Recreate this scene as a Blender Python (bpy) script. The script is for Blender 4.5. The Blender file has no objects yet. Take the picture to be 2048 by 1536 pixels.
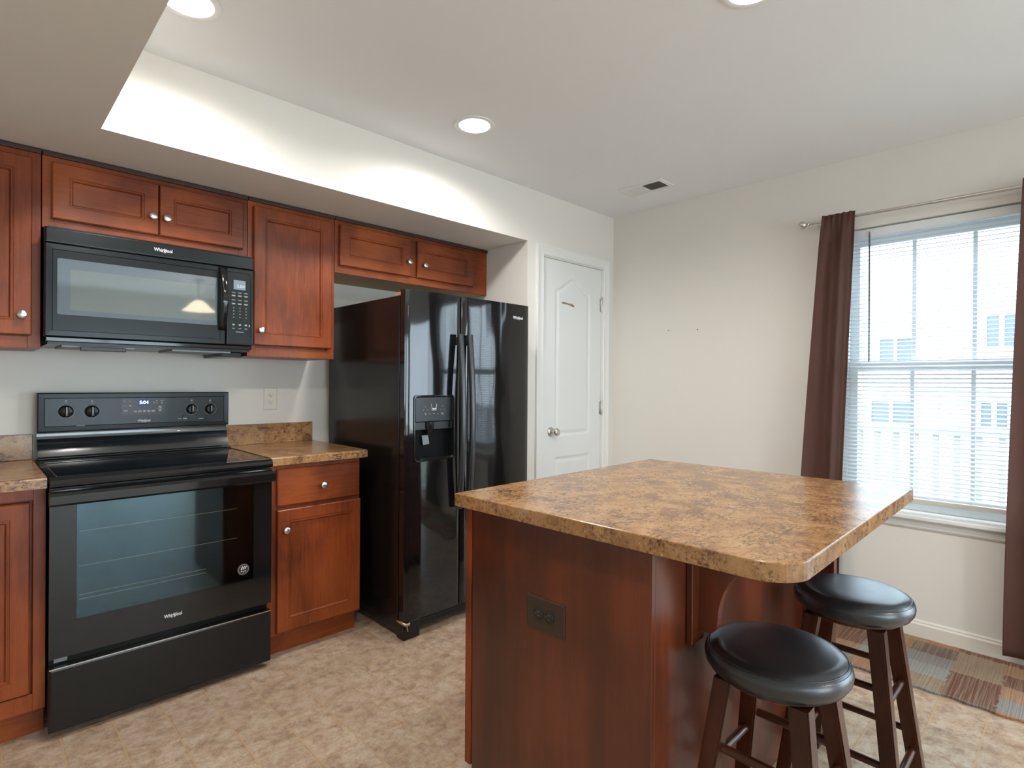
import bpy, bmesh, math, random
from mathutils import Vector, Matrix
random.seed(7)
SC = bpy.context.scene
COL = SC.collection
R = math.radians
PI = math.pi

# ------------------------------------------------------------------ camera, sky, exposure
cam = bpy.data.objects.new('camera', bpy.data.cameras.new('camera'))
COL.objects.link(cam)
SC.camera = cam
YAW, PITCH, ROLL = R(44.2855), R(-0.117), R(0.3876)
cam.location = (-0.204, -3.1509, 1.2582)
F = Vector((math.sin(YAW) * math.cos(PITCH), math.cos(YAW) * math.cos(PITCH), math.sin(PITCH)))
RT = Vector((math.cos(YAW), -math.sin(YAW), 0))
UP = RT.cross(F)
R2 = RT * math.cos(ROLL) + UP * math.sin(ROLL)
U2 = UP * math.cos(ROLL) - RT * math.sin(ROLL)
cam.matrix_world = Matrix(((R2.x, U2.x, -F.x, cam.location.x), (R2.y, U2.y, -F.y, cam.location.y),
                           (R2.z, U2.z, -F.z, cam.location.z), (0, 0, 0, 1)))
cam.data.sensor_fit = 'HORIZONTAL'
cam.data.sensor_width = 36
cam.data.lens = 36 * 1116.5633 / 2048
cam.data.clip_start = 0.05
cam.data.clip_end = 200

SC.view_settings.view_transform = 'Standard'
SC.view_settings.look = 'None'
SC.view_settings.gamma = 1
SC.view_settings.use_curve_mapping = False
SC.view_settings.exposure = 0.08

world = bpy.data.worlds.new('overcast_sky')
SC.world = world
world.use_nodes = True
bg = world.node_tree.nodes['Background']
bg.inputs['Color'].default_value = (0.74, 0.88, 1.0, 1)
bg.inputs['Strength'].default_value = 9.0

LAMP_W = 9.0        # watts of each recessed downlight
XW, HC, DS, ZS, XA, XS = 3.2221, 2.4817, 0.7065, 2.1516, 2.3089, 0.1326
XL, YR = -1.7, -7.0  # left wall, rear wall

def portal(name, loc, rot, sx, sy):
    l = bpy.data.lights.new(name, 'AREA')
    l.shape = 'RECTANGLE'; l.size = sx; l.size_y = sy
    l.cycles.is_portal = True
    o = bpy.data.objects.new(name, l); COL.objects.link(o)
    o.location = loc; o.rotation_euler = rot
portal('window_portal', (XW + 0.2, -2.65, 1.36), (0, R(90), 0), 1.5, 0.9)
portal('patio_portal', (XW + 0.2, -4.78, 1.03), (0, R(90), 0), 2.0, 2.6)
portal('fill_window_portal', (-.875, YR - 0.2, 1.43), (R(90), 0, 0), 1.3, 1.3)
portal('rear_portal', (1.15, YR - 0.2, 1.03), (R(90), 0, 0), 2.1, 2.0)

# ------------------------------------------------------------------ materials
class NT:
    def __init__(s, name):
        s.m = bpy.data.materials.new(name); s.m.use_nodes = True
        s.t = s.m.node_tree; s.n = s.t.nodes; s.l = s.t.links
        s.b = s.n['Principled BSDF']
    def node(s, typ, **kw):
        n = s.n.new(typ)
        for k, v in kw.items(): setattr(n, k, v)
        return n
    def link(s, a, b): s.l.new(a, b)
    def coords(s, scale=(1, 1, 1), loc=(0, 0, 0)):
        tc = s.node('ShaderNodeTexCoord'); mp = s.node('ShaderNodeMapping')
        mp.inputs['Scale'].default_value = scale; mp.inputs['Location'].default_value = loc
        s.link(tc.outputs['Object'], mp.inputs['Vector'])
        return mp.outputs['Vector']
    def noise(s, vec, scale, detail=4, rough=.55, dist=0):
        n = s.node('ShaderNodeTexNoise')
        n.inputs['Scale'].default_value = scale; n.inputs['Detail'].default_value = detail
        n.inputs['Roughness'].default_value = rough; n.inputs['Distortion'].default_value = dist
        s.link(vec, n.inputs['Vector'])
        return n.outputs['Fac']
    def ramp(s, fac, stops, interp='LINEAR'):
        r = s.node('ShaderNodeValToRGB'); e = r.color_ramp.elements; r.color_ramp.interpolation = interp
        while len(e) < len(stops): e.new(0.5)
        for k, (p, c) in enumerate(stops):
            e[k].position = p; e[k].color = (*c, 1) if len(c) == 3 else c
        s.link(fac, r.inputs['Fac'])
        return r.outputs['Color']
    def mix(s, fac, a, b, typ='MIX'):
        m = s.node('ShaderNodeMix', data_type='RGBA', blend_type=typ)
        for val, key in ((fac, 0), (a, 6), (b, 7)):
            if hasattr(val, 'links'): s.link(val, m.inputs[key])
            elif key == 0: m.inputs[0].default_value = val
            else: m.inputs[key].default_value = (*val, 1)
        return m.outputs[2]
    def math(s, op, a, b=None):
        m = s.node('ShaderNodeMath', operation=op)
        for k, v in enumerate((a, b)):
            if v is None: continue
            if hasattr(v, 'links'): s.link(v, m.inputs[k])
            else: m.inputs[k].default_value = v
        return m.outputs[0]
    def bump(s, h, strength, dist=.01):
        b = s.node('ShaderNodeBump'); b.inputs['Strength'].default_value = strength
        b.inputs['Distance'].default_value = dist
        s.link(h, b.inputs['Height']); s.link(b.outputs['Normal'], s.b.inputs['Normal'])
    def set(s, **kw):
        for k, v in kw.items():
            i = s.b.inputs[k.replace('_', ' ')]
            if hasattr(v, 'links'): s.link(v, i)
            else: i.default_value = (*v, 1) if isinstance(v, tuple) and len(v) == 3 else v
        return s

def srgb(r, g, b):
    f = lambda c: c / 12.92 if c <= .04045 else ((c + .055) / 1.055) ** 2.4
    return tuple(f(c / 255) for c in (r, g, b))

def plain(name, col, rough=.5, metal=0, spec=.5, coat=0, bump=None):
    n = NT(name)
    n.set(Base_Color=col, Roughness=rough, Metallic=metal, Specular_IOR_Level=spec, Coat_Weight=coat)
    if bump: n.bump(n.noise(n.coords(), bump[0], 3), bump[1], bump[2])
    return n.m

def paint(name, col, rough=.75):
    n = NT(name); v = n.coords()
    c = n.mix(n.noise(v, 1.3, 2), tuple(x * .985 for x in col), tuple(min(1, x * 1.01) for x in col))
    n.set(Base_Color=c, Roughness=rough, Specular_IOR_Level=.25)
    n.bump(n.noise(v, 260, 2), .05, .002)
    return n.m

def wood(name, dark, mid, light, grain=(22, 22, 1.6), blotch=3.0, rough=.38, coat=.08, off=(0, 0, 0), band=0, spec=.32):
    n = NT(name)
    g = n.noise(n.coords(grain, off), 4, 6, .65, .6)
    gr = n.ramp(g, [(.3, dark), (.52, mid), (.75, light)])
    b = n.noise(n.coords((1, 1, .8), off), blotch, 3, .5, .4)
    bc = n.ramp(b, [(.36, dark), (.5, mid), (.64, light)])
    c = n.mix(.62, gr, bc)
    if band:
        pl = n.noise(n.coords((1, 1, .10), (5, 3, 2)), band, 2, .5)
        c = n.mix(n.ramp(pl, [(.38, (.5,) * 3), (.58, (0,) * 3)]), c, dark)
    f = n.noise(n.coords(tuple(x * 6 for x in grain), off), 6, 3)
    c = n.mix(n.ramp(f, [(.3, (0.0,) * 3), (.7, (.22,) * 3)]), c, tuple(x * .45 for x in dark))
    n.set(Base_Color=c, Roughness=rough, Coat_Weight=coat, Coat_Roughness=.2, Specular_IOR_Level=spec)
    n.bump(f, .06, .002)
    return n.m

M = {}
M['wall'] = paint('wall_paint', (.80, .765, .705))
M['ceil'] = paint('ceiling_paint', (.84, .853, .862), .85)
M['white'] = plain('white_gloss_trim', (.82, .82, .80), .35)
M['cream'] = plain('cream_baseboard_paint', (.78, .73, .65), .4)
M['door'] = plain('white_door_paint', (.80, .81, .80), .4)
CD, CM, CL = (.100, .020, .0055), (.255, .052, .012), (.41, .098, .022)
M['cherry'] = wood('cherry_vertical_grain', CD, CM, CL)
M['cherry_h'] = wood('cherry_horizontal_grain', CD, CM, CL, grain=(1.6, 22, 22), off=(3, 0, 1))
M['rail_shadow'] = plain('painted_rail_shadow', (.045, .014, .008), .45)  # dark colour for the shadow line along the cabinet tops
M['rawwood'] = wood('raw_maple_underside', (.50, .33, .16), (.60, .40, .20), (.66, .46, .25), grain=(1.6, 20, 20), rough=.6, coat=0)
M['island'] = wood('island_laminate_panel', (.044, .0085, .003), (.115, .0225, .0062), (.20, .043, .0115), grain=(9, 9, .6), blotch=2.6, rough=.28, coat=.25, band=11, spec=.55)
M['stoolwood'] = wood('dark_walnut_stool', (.030, .008, .004), (.072, .019, .007), (.105, .030, .010), rough=.3, coat=.2)
M['nickel'] = plain('brushed_nickel', (.62, .60, .57), .28, 1)
M['chrome'] = plain('polished_metal', (.7, .7, .7), .12, 1)
M['iron'] = plain('dark_wire', (.25, .22, .18), .4, 1)
M['black'] = plain('black_enamel', (.009, .0095, .010), .08, 0, .5, .1)
M['black_satin'] = plain('black_satin_plastic', (.011, .0105, .010), .24, 0, .36)
M['black_matte'] = plain('black_recess', (.004, .004, .004), .5, 0, .1)
M['handle'] = plain('satin_black_handle', (.016, .018, .020), .3, 0, .8)
M['guard'] = plain('black_enamel_backguard', (.012, .016, .019), .16, 0, .9, .3)
M['ceramic'] = plain('black_ceramic_glass', (.008, .008, .009), .05, 0, .6, .6)
M['mwpanel'] = plain('microwave_black_plastic', (.008, .0115, .013), .25, 0, .3, .02)
M['mwglass'] = plain('microwave_window_glass', (.085, .118, .145), .06, 0, 1.0, 1.0)
M['mwinner'] = plain('microwave_mesh_window', (.12, .15, .148), .035, 0, 1.0, 1.0)
M['ink'] = plain('white_print', (.75, .75, .74), .5)
M['dimink'] = plain('grey_print', (.30, .31, .32), .5)
M['redink'] = plain('red_print', (.5, .03, .03), .5)
M['outlet'] = plain('ivory_plastic', (.78, .74, .64), .4)
M['brown_plate'] = plain('brown_switchplate', (.055, .034, .022), .4, 0, .3)
M['slot'] = plain('dark_slot', (.02, .015, .012), .6)
M['leather'] = NT('black_leatherette')
n = M['leather']; v = n.coords()
n.set(Base_Color=n.mix(n.noise(v, 14, 4), (.008, .011, .015), (.019, .024, .031)), Roughness=n.math('ADD', n.math('MULTIPLY', n.noise(v, 9, 3), .16), .22), Specular_IOR_Level=.7, Coat_Weight=.25, Coat_Roughness=.25)
n.bump(n.noise(v, 220, 2), .04, .002); M['leather'] = n.m
M['thread'] = plain('grey_stitching', (.07, .075, .08), .7)
M['vent'] = plain('white_vent_metal', (.78, .78, .76), .5)
M['rawpaint'] = plain('torn_paint_brown', (.30, .21, .12), .8)

def fridge_mat():
    n = NT('black_fridge_steel'); v = n.coords((1, 1, .35))
    n.set(Base_Color=(.007, .007, .008), Roughness=.06, Specular_IOR_Level=.5, Coat_Weight=.3, Coat_Roughness=.03)
    n.bump(n.noise(v, 5.5, 1), .25, .02)
    return n.m
M['fridge'] = fridge_mat()
M['fridge_side'] = plain('black_textured_side', (.010, .009, .008), .2, 0, .45, 0, (300, .06, .002))

def emis(name, col, s):
    n = NT(name); n.set(Base_Color=(0, 0, 0), Emission_Color=col, Emission_Strength=s); return n.m
M['lens'] = emis('lit_lamp_lens', (1, .96, .88), 9)
M['led'] = emis('blue_led_digits', (.55, .62, 1), 3.5)
M['ledglow'] = emis('blue_lit_display', (.012, .018, .22), 1.0)
M['lcd'] = emis('grey_lcd', (.24, .31, .36), 1.0)
M['lcdink'] = emis('lcd_digits', (.75, .85, .95), 1.0)
M['pendant'] = emis('lit_frosted_shade', (1, .86, .6), 7.0)

def granite():
    n = NT('speckled_laminate_top')
    v = n.coords()
    a = n.noise(v, 12, 6, .7, .2)
    base = n.ramp(a, [(.30, srgb(118, 78, 50)), (.44, srgb(152, 110, 69)), (.58, srgb(173, 132, 87)), (.72, srgb(172, 138, 106))])
    b = n.noise(n.coords((1, 1.7, 1.7), (4, 2, 1)), 62, 6, .78)
    c = n.noise(n.coords((1, 1, 1), (1, 7, 3)), 13, 3, .6)
    fac = n.math('ADD', n.math('MULTIPLY', b, .66), n.math('MULTIPLY', c, .34))
    d = n.mix(n.ramp(fac, [(.39, (.97,) * 3), (.44, (.62,) * 3), (.505, (.0,) * 3)]), base, srgb(78, 46, 38))
    e = n.noise(n.coords((1, 1, 1), (9, 1, 5)), 90, 4, .7)
    d = n.mix(n.ramp(e, [(.60, (0,) * 3), (.70, (.55,) * 3)]), d, srgb(226, 186, 140))
    n.set(Base_Color=d, Roughness=.21, Specular_IOR_Level=.55)
    return n.m
M['granite'] = granite()

def tiles():
    n = NT('vinyl_tile_floor'); T = .1515
    v = n.coords((1, 1, 1), (0, 0, 0))
    sx = n.node('ShaderNodeSeparateXYZ'); n.link(v, sx.inputs[0])
    def cell(o, off):
        t = n.math('DIVIDE', n.math('ADD', o, off), T)
        fr = n.math('FRACT', t)
        d = n.math('MULTIPLY', n.math('MINIMUM', fr, n.math('SUBTRACT', 1, fr)), T)
        return n.math('FLOOR', t), d
    fx, dx = cell(sx.outputs[0], -.487 + T * 40)
    fy, dy = cell(sx.outputs[1], 1.086 + T * 60)
    d = n.math('MINIMUM', dx, dy)
    cx = n.node('ShaderNodeCombineXYZ'); n.link(fx, cx.inputs[0]); n.link(fy, cx.inputs[1])
    wn = n.node('ShaderNodeTexWhiteNoise', noise_dimensions='3D'); n.link(cx.outputs[0], wn.inputs[0])
    va = n.node('ShaderNodeVectorMath', operation='SCALE'); n.link(wn.outputs['Color'], va.inputs[0]); va.inputs[3].default_value = 20
    vb = n.node('ShaderNodeVectorMath', operation='ADD'); n.link(v, vb.inputs[0]); n.link(va.outputs[0], vb.inputs[1])
    a = n.noise(vb.outputs[0], 19, 7, .72, .2)
    base = n.ramp(a, [(.32, srgb(146, 118, 96)), (.46, srgb(181, 156, 132)), (.60, srgb(205, 186, 165))])
    b = n.noise(vb.outputs[0], 85, 5, .8)
    base = n.mix(n.ramp(b, [(.52, (0,) * 3), (.66, (.65,) * 3)]), base, srgb(160, 116, 86))
    b2 = n.noise(vb.outputs[0], 130, 4, .8)
    base = n.mix(n.ramp(b2, [(.56, (0,) * 3), (.70, (.6,) * 3)]), base, srgb(206, 190, 170))
    t = n.mix(n.math('MULTIPLY', wn.outputs['Value'], .35), base, srgb(160, 132, 108))
    dk = n.ramp(d, [(.002, (.5,) * 3), (.0046, (0,) * 3)])
    t = n.mix(dk, t, srgb(140, 104, 76))
    gr = n.ramp(d, [(.0012, (.9,) * 3), (.0024, (0,) * 3)])
    t = n.mix(gr, t, srgb(202, 168, 128))
    n.set(Base_Color=t, Roughness=.42, Specular_IOR_Level=.35)
    n.bump(gr, .15, .002)
    return n.m
M['floor'] = tiles()

def rugmat():
    n = NT('woven_rag_rug')
    v = n.coords((1 / .125, 1 / .17, 1))
    nz = n.node('ShaderNodeTexNoise'); nz.inputs['Scale'].default_value = 9; n.link(v, nz.inputs['Vector'])
    vm = n.node('ShaderNodeVectorMath', operation='SCALE'); n.link(nz.outputs['Color'], vm.inputs[0]); vm.inputs[3].default_value = .22
    ad = n.node('ShaderNodeVectorMath', operation='ADD'); n.link(v, ad.inputs[0]); n.link(vm.outputs[0], ad.inputs[1])
    fl = n.node('ShaderNodeVectorMath', operation='FLOOR'); n.link(ad.outputs[0], fl.inputs[0])
    wn = n.node('ShaderNodeTexWhiteNoise'); n.link(fl.outputs[0], wn.inputs[0])
    c = n.ramp(wn.outputs['Value'], [(0, srgb(164, 122, 92)), (.17, srgb(116, 80, 66)), (.36, srgb(138, 134, 132)), (.5, srgb(152, 130, 108)), (.66, srgb(116, 98, 90)), (.8, srgb(150, 152, 148)), (.92, srgb(170, 120, 88))], 'CONSTANT')
    st = n.noise(n.coords((3, 150, 1)), 1, 3)
    c = n.mix(n.ramp(st, [(.4, (0,) * 3), (.7, (.55,) * 3)]), c, srgb(176, 160, 140))
    w = n.noise(n.coords((90, 60, 1)), 3, 2)
    c = n.mix(n.ramp(w, [(.32, (.35,) * 3), (.5, (0,) * 3)]), c, srgb(80, 64, 56))
    n.set(Base_Color=c, Roughness=.95, Specular_IOR_Level=.1)
    n.bump(st, .5, .006)
    return n.m
M['rug'] = rugmat()

def curtain():
    n = NT('brown_curtain_cloth'); v = n.coords((1, 400, 400))
    w = n.noise(v, 1, 2)
    col = n.mix(w, (.19, .092, .068), (.30, .155, .118))
    n.set(Base_Color=col, Roughness=.5, Specular_IOR_Level=.4)
    tr = n.node('ShaderNodeBsdfTranslucent'); tr.inputs[0].default_value = (.10, .05, .045, 1)
    mx = n.node('ShaderNodeMixShader'); mx.inputs[0].default_value = .3
    out = n.n['Material Output']
    n.link(n.b.outputs[0], mx.inputs[1]); n.link(tr.outputs[0], mx.inputs[2]); n.link(mx.outputs[0], out.inputs[0])
    n.bump(w, .15, .002)
    return n.m
M['curtain'] = curtain()

def slatmat():
    n = NT('white_vinyl_slat')
    n.set(Base_Color=(.66, .70, .73), Roughness=.5)
    tr = n.node('ShaderNodeBsdfTranslucent'); tr.inputs[0].default_value = (.82, .87, .90, 1)
    mx = n.node('ShaderNodeMixShader'); mx.inputs[0].default_value = .06
    n.link(n.b.outputs[0], mx.inputs[1]); n.link(tr.outputs[0], mx.inputs[2]); n.link(mx.outputs[0], n.n['Material Output'].inputs[0])
    return n.m
M['slat'] = slatmat()
M['vinyl'] = plain('white_vinyl_frame', (.80, .83, .84), .4)

def glass():
    n = NT('window_glass')
    t = n.node('ShaderNodeBsdfTransparent'); t.inputs[0].default_value = (.97, .985, .985, 1)
    g = n.node('ShaderNodeBsdfGlossy'); g.inputs['Roughness'].default_value = .02
    fr = n.node('ShaderNodeFresnel'); fr.inputs[0].default_value = 1.45
    mx = n.node('ShaderNodeMixShader')
    ge = n.node('ShaderNodeNewGeometry')
    n.link(n.math('MULTIPLY', fr.outputs[0], n.math('SUBTRACT', 1, ge.outputs['Backfacing'])), mx.inputs[0]); n.link(t.outputs[0], mx.inputs[1]); n.link(g.outputs[0], mx.inputs[2])
    n.link(mx.outputs[0], n.n['Material Output'].inputs[0])
    return n.m
M['glass'] = glass()

def ovenglass():
    n = NT('tinted_oven_window')
    t = n.node('ShaderNodeBsdfTransparent'); t.inputs[0].default_value = (.60, .60, .60, 1)
    g = n.node('ShaderNodeBsdfGlossy'); g.inputs['Color'].default_value = (.050, .078, .092, 1); g.inputs['Roughness'].default_value = .05
    ad = n.node('ShaderNodeAddShader')
    n.link(t.outputs[0], ad.inputs[0]); n.link(g.outputs[0], ad.inputs[1]); n.link(ad.outputs[0], n.n['Material Output'].inputs[0])
    return n.m
M['ovenglass'] = ovenglass()

def siding():
    n = NT('white_lap_siding')
    sx = n.node('ShaderNodeSeparateXYZ'); n.link(n.coords(), sx.inputs[0])
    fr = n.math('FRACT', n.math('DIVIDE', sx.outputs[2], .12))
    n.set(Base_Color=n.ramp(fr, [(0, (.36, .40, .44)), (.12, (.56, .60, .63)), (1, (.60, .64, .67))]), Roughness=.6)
    return n.m
M['siding'] = siding()
M['deckwood'] = wood('weathered_deck', (.27, .265, .26), (.34, .335, .33), (.40, .395, .39), rough=.8, coat=0)
M['roofing'] = plain('grey_shingles', (.22, .24, .27), .9)
M['farglass'] = plain('dark_window_panes', (.09, .12, .15), .3)
M['lawn'] = plain('winter_lawn', (.28, .30, .22), .95)

# ------------------------------------------------------------------ mesh helpers
ROOTLOC = {}
def top_of(o):
    while o.parent: o = o.parent
    return o
def obj(name, bm, mat, parent=None, local=False, smooth=False, kind=None, label=None):
    if parent is not None and not local:
        bmesh.ops.translate(bm, verts=bm.verts, vec=-Vector(ROOTLOC.get(top_of(parent).name, (0, 0, 0))))
    bmesh.ops.recalc_face_normals(bm, faces=bm.faces)
    me = bpy.data.meshes.new(name); bm.to_mesh(me); bm.free()
    for mt in (mat if isinstance(mat, (list, tuple)) else [mat]): me.materials.append(mt)
    o = bpy.data.objects.new(name, me); COL.objects.link(o)
    if smooth:
        for p in me.polygons: p.use_smooth = True
        if smooth is not True: me.set_sharp_from_angle(angle=R(smooth))
    if parent is not None: o.parent = parent
    if kind: o['kind'] = kind
    if label: o['label'] = label
    return o
def struct(name, bm, mat, **kw): return obj(name, bm, mat, kind='structure', **kw)
def thing(name, label, cat, loc=(0, 0, 0), rotz=0, group=None):
    o = bpy.data.objects.new(name, None); COL.objects.link(o)
    o.location = loc; o.rotation_euler = (0, 0, rotz); o.empty_display_size = .1
    ROOTLOC[o.name] = tuple(loc)
    return tag(o, label, cat, group)
def tag(o, label, cat, group=None):
    o['label'] = label; o['category'] = cat
    if group: o['group'] = group
    return o
def place(o, loc):
    """give a single-mesh thing an origin at loc without moving it"""
    o.data.transform(Matrix.Translation(-Vector(loc))); o.location = loc
    return o
def nb(): return bmesh.new()
def box(bm, x0, x1, y0, y1, z0, z1, bev=0, seg=2):
    vs = [bm.verts.new(p) for p in ((x0, y0, z0), (x1, y0, z0), (x1, y1, z0), (x0, y1, z0), (x0, y0, z1), (x1, y0, z1), (x1, y1, z1), (x0, y1, z1))]
    fs = [bm.faces.new([vs[i] for i in f]) for f in ((0, 3, 2, 1), (4, 5, 6, 7), (0, 1, 5, 4), (1, 2, 6, 5), (2, 3, 7, 6), (3, 0, 4, 7))]
    if bev:
        es = list({e for f in fs for e in f.edges})
        bmesh.ops.bevel(bm, geom=es, offset=bev, segments=seg, affect='EDGES', profile=.5)
    return bm
def bx(*a, **k): return box(nb(), *a, **k)
def ring_loft(bm, loops, cap0=True, cap1=True):
    vl = [[bm.verts.new(p) for p in lp] for lp in loops]
    n = len(vl[0])
    for a, b in zip(vl, vl[1:]):
        for i in range(n):
            bm.faces.new((a[i], a[(i + 1) % n], b[(i + 1) % n], b[i]))
    if cap0: bm.faces.new(vl[0][::-1])
    if cap1: bm.faces.new(vl[-1])
    return bm
def lathe(bm, prof, loc=(0, 0, 0), axis='z', seg=24):
    """prof: (radius, height) bottom to top"""
    loops = []
    for r, h in prof:
        lp = []
        for k in range(seg):
            t = 2 * PI * k / seg; a, b = r * math.cos(t), r * math.sin(t)
            p = {'z': (a, b, h), 'x': (h, a, b), 'y': (a, h, -b), '-y': (a, -h, b), '-z': (a, -b, -h), '-x': (-h, -a, b)}[axis]
            lp.append(tuple(p[i] + loc[i] for i in range(3)))
        loops.append(lp)
    return ring_loft(bm, loops)
def tube(bm, pts, r, seg=10, closed=False):
    pts = [Vector(p) for p in pts]; n = len(pts); loops = []
    for i, p in enumerate(pts):
        if closed: d = pts[(i + 1) % n] - pts[i - 1]
        else: d = pts[min(i + 1, n - 1)] - pts[max(i - 1, 0)]
        d.normalize()
        up = Vector((0, 0, 1)) if abs(d.z) < .9 else Vector((0, 1, 0))
        a = d.cross(up).normalized(); b = d.cross(a)
        rr = r[i] if isinstance(r, (list, tuple)) else r
        loops.append([tuple(p + a * rr * math.cos(2 * PI * k / seg) + b * rr * math.sin(2 * PI * k / seg)) for k in range(seg)])
    if closed: loops.append(loops[0])
    ring_loft(bm, loops, not closed, not closed)
    if closed: bmesh.ops.remove_doubles(bm, verts=bm.verts, dist=1e-6)
    return bm
def prism(bm, outline, f0, f1):
    """outline of 2D points; f0/f1 map (a, b) to the two end faces"""
    return ring_loft(bm, [[f0(*p) for p in outline], [f1(*p) for p in outline]])
def panel(bm, u0, u1, v0, v1, prof, f):
    """nested rectangles (inset, depth) joined front to back; f(u, v, d) -> xyz"""
    return ring_loft(bm, [[f(u0 + i, v0 + i, d), f(u1 - i, v0 + i, d), f(u1 - i, v1 - i, d), f(u0 + i, v1 - i, d)] for i, d in prof])
def xz(y0): return lambda u, v, d: (u, y0 - d, v)
def rrect(x0, x1, z0, z1, r, n=5):
    out = []
    for cx, cz, a in ((x1 - r, z1 - r, 0), (x0 + r, z1 - r, 90), (x0 + r, z0 + r, 180), (x1 - r, z0 + r, 270)):
        for k in range(n + 1):
            t = R(a + 90 * k / n); out.append((cx + r * math.cos(t), cz + r * math.sin(t)))
    return out
def text(name, s, size, mat, parent, loc, rot=(R(90), 0, 0), align='CENTER', shear=0, bold=0, extrude=.0003, sx=1):
    cu = bpy.data.curves.new(name, 'FONT'); cu.body = s; cu.size = size
    cu.align_x = align; cu.align_y = 'CENTER'; cu.extrude = extrude; cu.shear = shear; cu.offset = bold
    tmp = bpy.data.objects.new(name + '_tmp', cu); COL.objects.link(tmp)
    dg = bpy.context.evaluated_depsgraph_get(); dg.update()
    me = bpy.data.meshes.new_from_object(tmp.evaluated_get(dg))
    bpy.data.objects.remove(tmp)
    bm = nb(); bm.from_mesh(me); bpy.data.meshes.remove(me)
    from mathutils import Euler
    bmesh.ops.transform(bm, matrix=Matrix.Translation(loc) @ Euler(rot).to_matrix().to_4x4() @ Matrix.Diagonal((sx, 1, 1, 1)), verts=bm.verts)
    return bm
def logo(parent, x, y, z, w, mat, old=False):
    """brand word with the tilted orbit ring through it, on a face that looks along -y"""
    h = w * .30
    bm = text('logo', 'Whirlpool', h, mat, parent, (x, y, z), bold=h * .02)
    xs = [v.co.x for v in bm.verts]; k = w / (max(xs) - min(xs))
    bmesh.ops.transform(bm, matrix=Matrix.Translation((x, 0, 0)) @ Matrix.Diagonal((k, 1, 1, 1)) @ Matrix.Translation((-x, 0, 0)), verts=bm.verts)
    rings = [(range(0, 29), .155, .070)] if not old else [(range(-4, 10), .20, .055), (range(10, 24), .20, .055)]
    for rg, ra, rb in rings:
        pts = []
        for i in rg:
            t = 2 * PI * i / 28
            a, b = ra * w * math.cos(t), rb * w * math.sin(t)
            c, q = math.cos(R(38)), math.sin(R(38))
            pts.append((x + .05 * w + a * c - b * q, y - .0003, z - .005 * w + a * q + b * c))
        if old:
            mid = [p for p in pts if abs(p[2] - z) > h * .18]
            if len(mid) > 2: tube(bm, mid, w * .0075, 5)
        else: tube(bm, pts[:-1], w * .0085, 5, True)
    return obj('logo', bm, mat, parent, label='silver brand lettering with an orbit ring')
def dashes(spots, y, mat, parent, name='printed_marks'):
    bm = nb()
    for x, z, w, h in spots: box(bm, x - w / 2, x + w / 2, y - .0006, y + .0006, z - h / 2, z + h / 2)
    return obj(name, bm, mat, parent)
def knob(parent, x, y, z, mat='nickel'):
    """round cabinet pull on a face that looks along -y"""
    bm = nb(); lathe(bm, [(.0075, 0), (.0055, .006), (.0055, .012), (.0125, .0165), (.0155, .021), (.0150, .026), (.011, .0285), (.0, .029)], (x, y, z), '-y', 20)
    return obj('knob', bm, M[mat], parent, smooth=40, label='round brushed nickel knob')

# ------------------------------------------------------------------ room shell
struct('floor', bx(XL - .1, XW + .15, YR - .1, .1, -.06, 0), M['floor'])
struct('ceiling', bx(XL - .1, XW + .15, YR - .1, .1, HC, HC + .06), M['ceil'])
struct('wall_back', bx(XL - .1, XA + .05, 0, .1, 0, HC), M['wall'])
struct('wall_left', bx(XL - .1, XL, YR, 0, 0, HC), M['wall'])
# dropped soffit over the cabinets with its return along the left
bm = nb()
o2 = [(XL, 0), (XA, 0), (XA, -DS), (XS, -DS), (XS, -5.2), (XL, -5.2)]
prism(bm, o2, lambda a, b: (a, b, ZS), lambda a, b: (a, b, HC))
struct('wall_soffit', bm, M['wall'])
# wall of the closet with the door opening
DX0, DX1, DZ = 2.455, 3.085, 2.082
bm = nb()
box(bm, XA, DX0, -DS, 0, 0, HC); box(bm, DX1, XW, -DS, 0, 0, HC); box(bm, DX0, DX1, -DS, 0, DZ, HC)
struct('wall_closet', bm, M['wall'])
# window wall with two openings
WY0, WY1, WZ0, WZ1 = -3.10, -2.20, .60, 2.10
PY0, PY1, PZ1 = -6.1, -3.47, 2.05
bm = nb()
box(bm, XW, XW + .15, WY1, .1, 0, HC); box(bm, XW, XW + .15, WY0, WY1, 0, WZ0); box(bm, XW, XW + .15, WY0, WY1, WZ1, HC)
box(bm, XW, XW + .15, PY1, WY0, 0, HC); box(bm, XW, XW + .15, PY0, PY1, PZ1, HC); box(bm, XW, XW + .15, YR - .1, PY0, 0, HC)
struct('wall_right', bm, M['wall'])
RX0, RX1, RZ1 = .15, 2.15, 2.05
bm = nb()
QX0, QX1 = -1.5, -.25
box(bm, XL - .1, QX0, YR - .15, YR, 0, HC); box(bm, QX1, RX0, YR - .15, YR, 0, HC); box(bm, QX0, QX1, YR - .15, YR, 0, .8); box(bm, QX0, QX1, YR - .15, YR, RZ1, HC)
box(bm, RX1, XW + .15, YR - .15, YR, 0, HC); box(bm, RX0, RX1, YR - .15, YR, RZ1, HC)
struct('wall_rear', bm, M['wall'])
def baseb(name, x0, x1, y0, y1, ax):
    bm = nb(); box(bm, x0, x1, y0, y1, 0, .075, .003)
    struct(name, bm, M['white'])
bm = nb()
prism(bm, [(0, 0), (.014, 0), (.014, .062), (.009, .070), (.009, .076), (.004, .083), (0, .083)], lambda a, b: (XW - a, WY1 + 1.493 - .005, b), lambda a, b: (XW - a, PY1 + .06, b))
struct('baseboard_right', bm, M['cream'])
bm = nb()
prism(bm, [(0, 0), (.014, 0), (.014, .07), (.004, .083), (0, .083)], lambda a, b: (DX1 + .075, -DS - a, b), lambda a, b: (XW - .016, -DS - a, b))
struct('baseboard_back', bm, M['white'])
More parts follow.
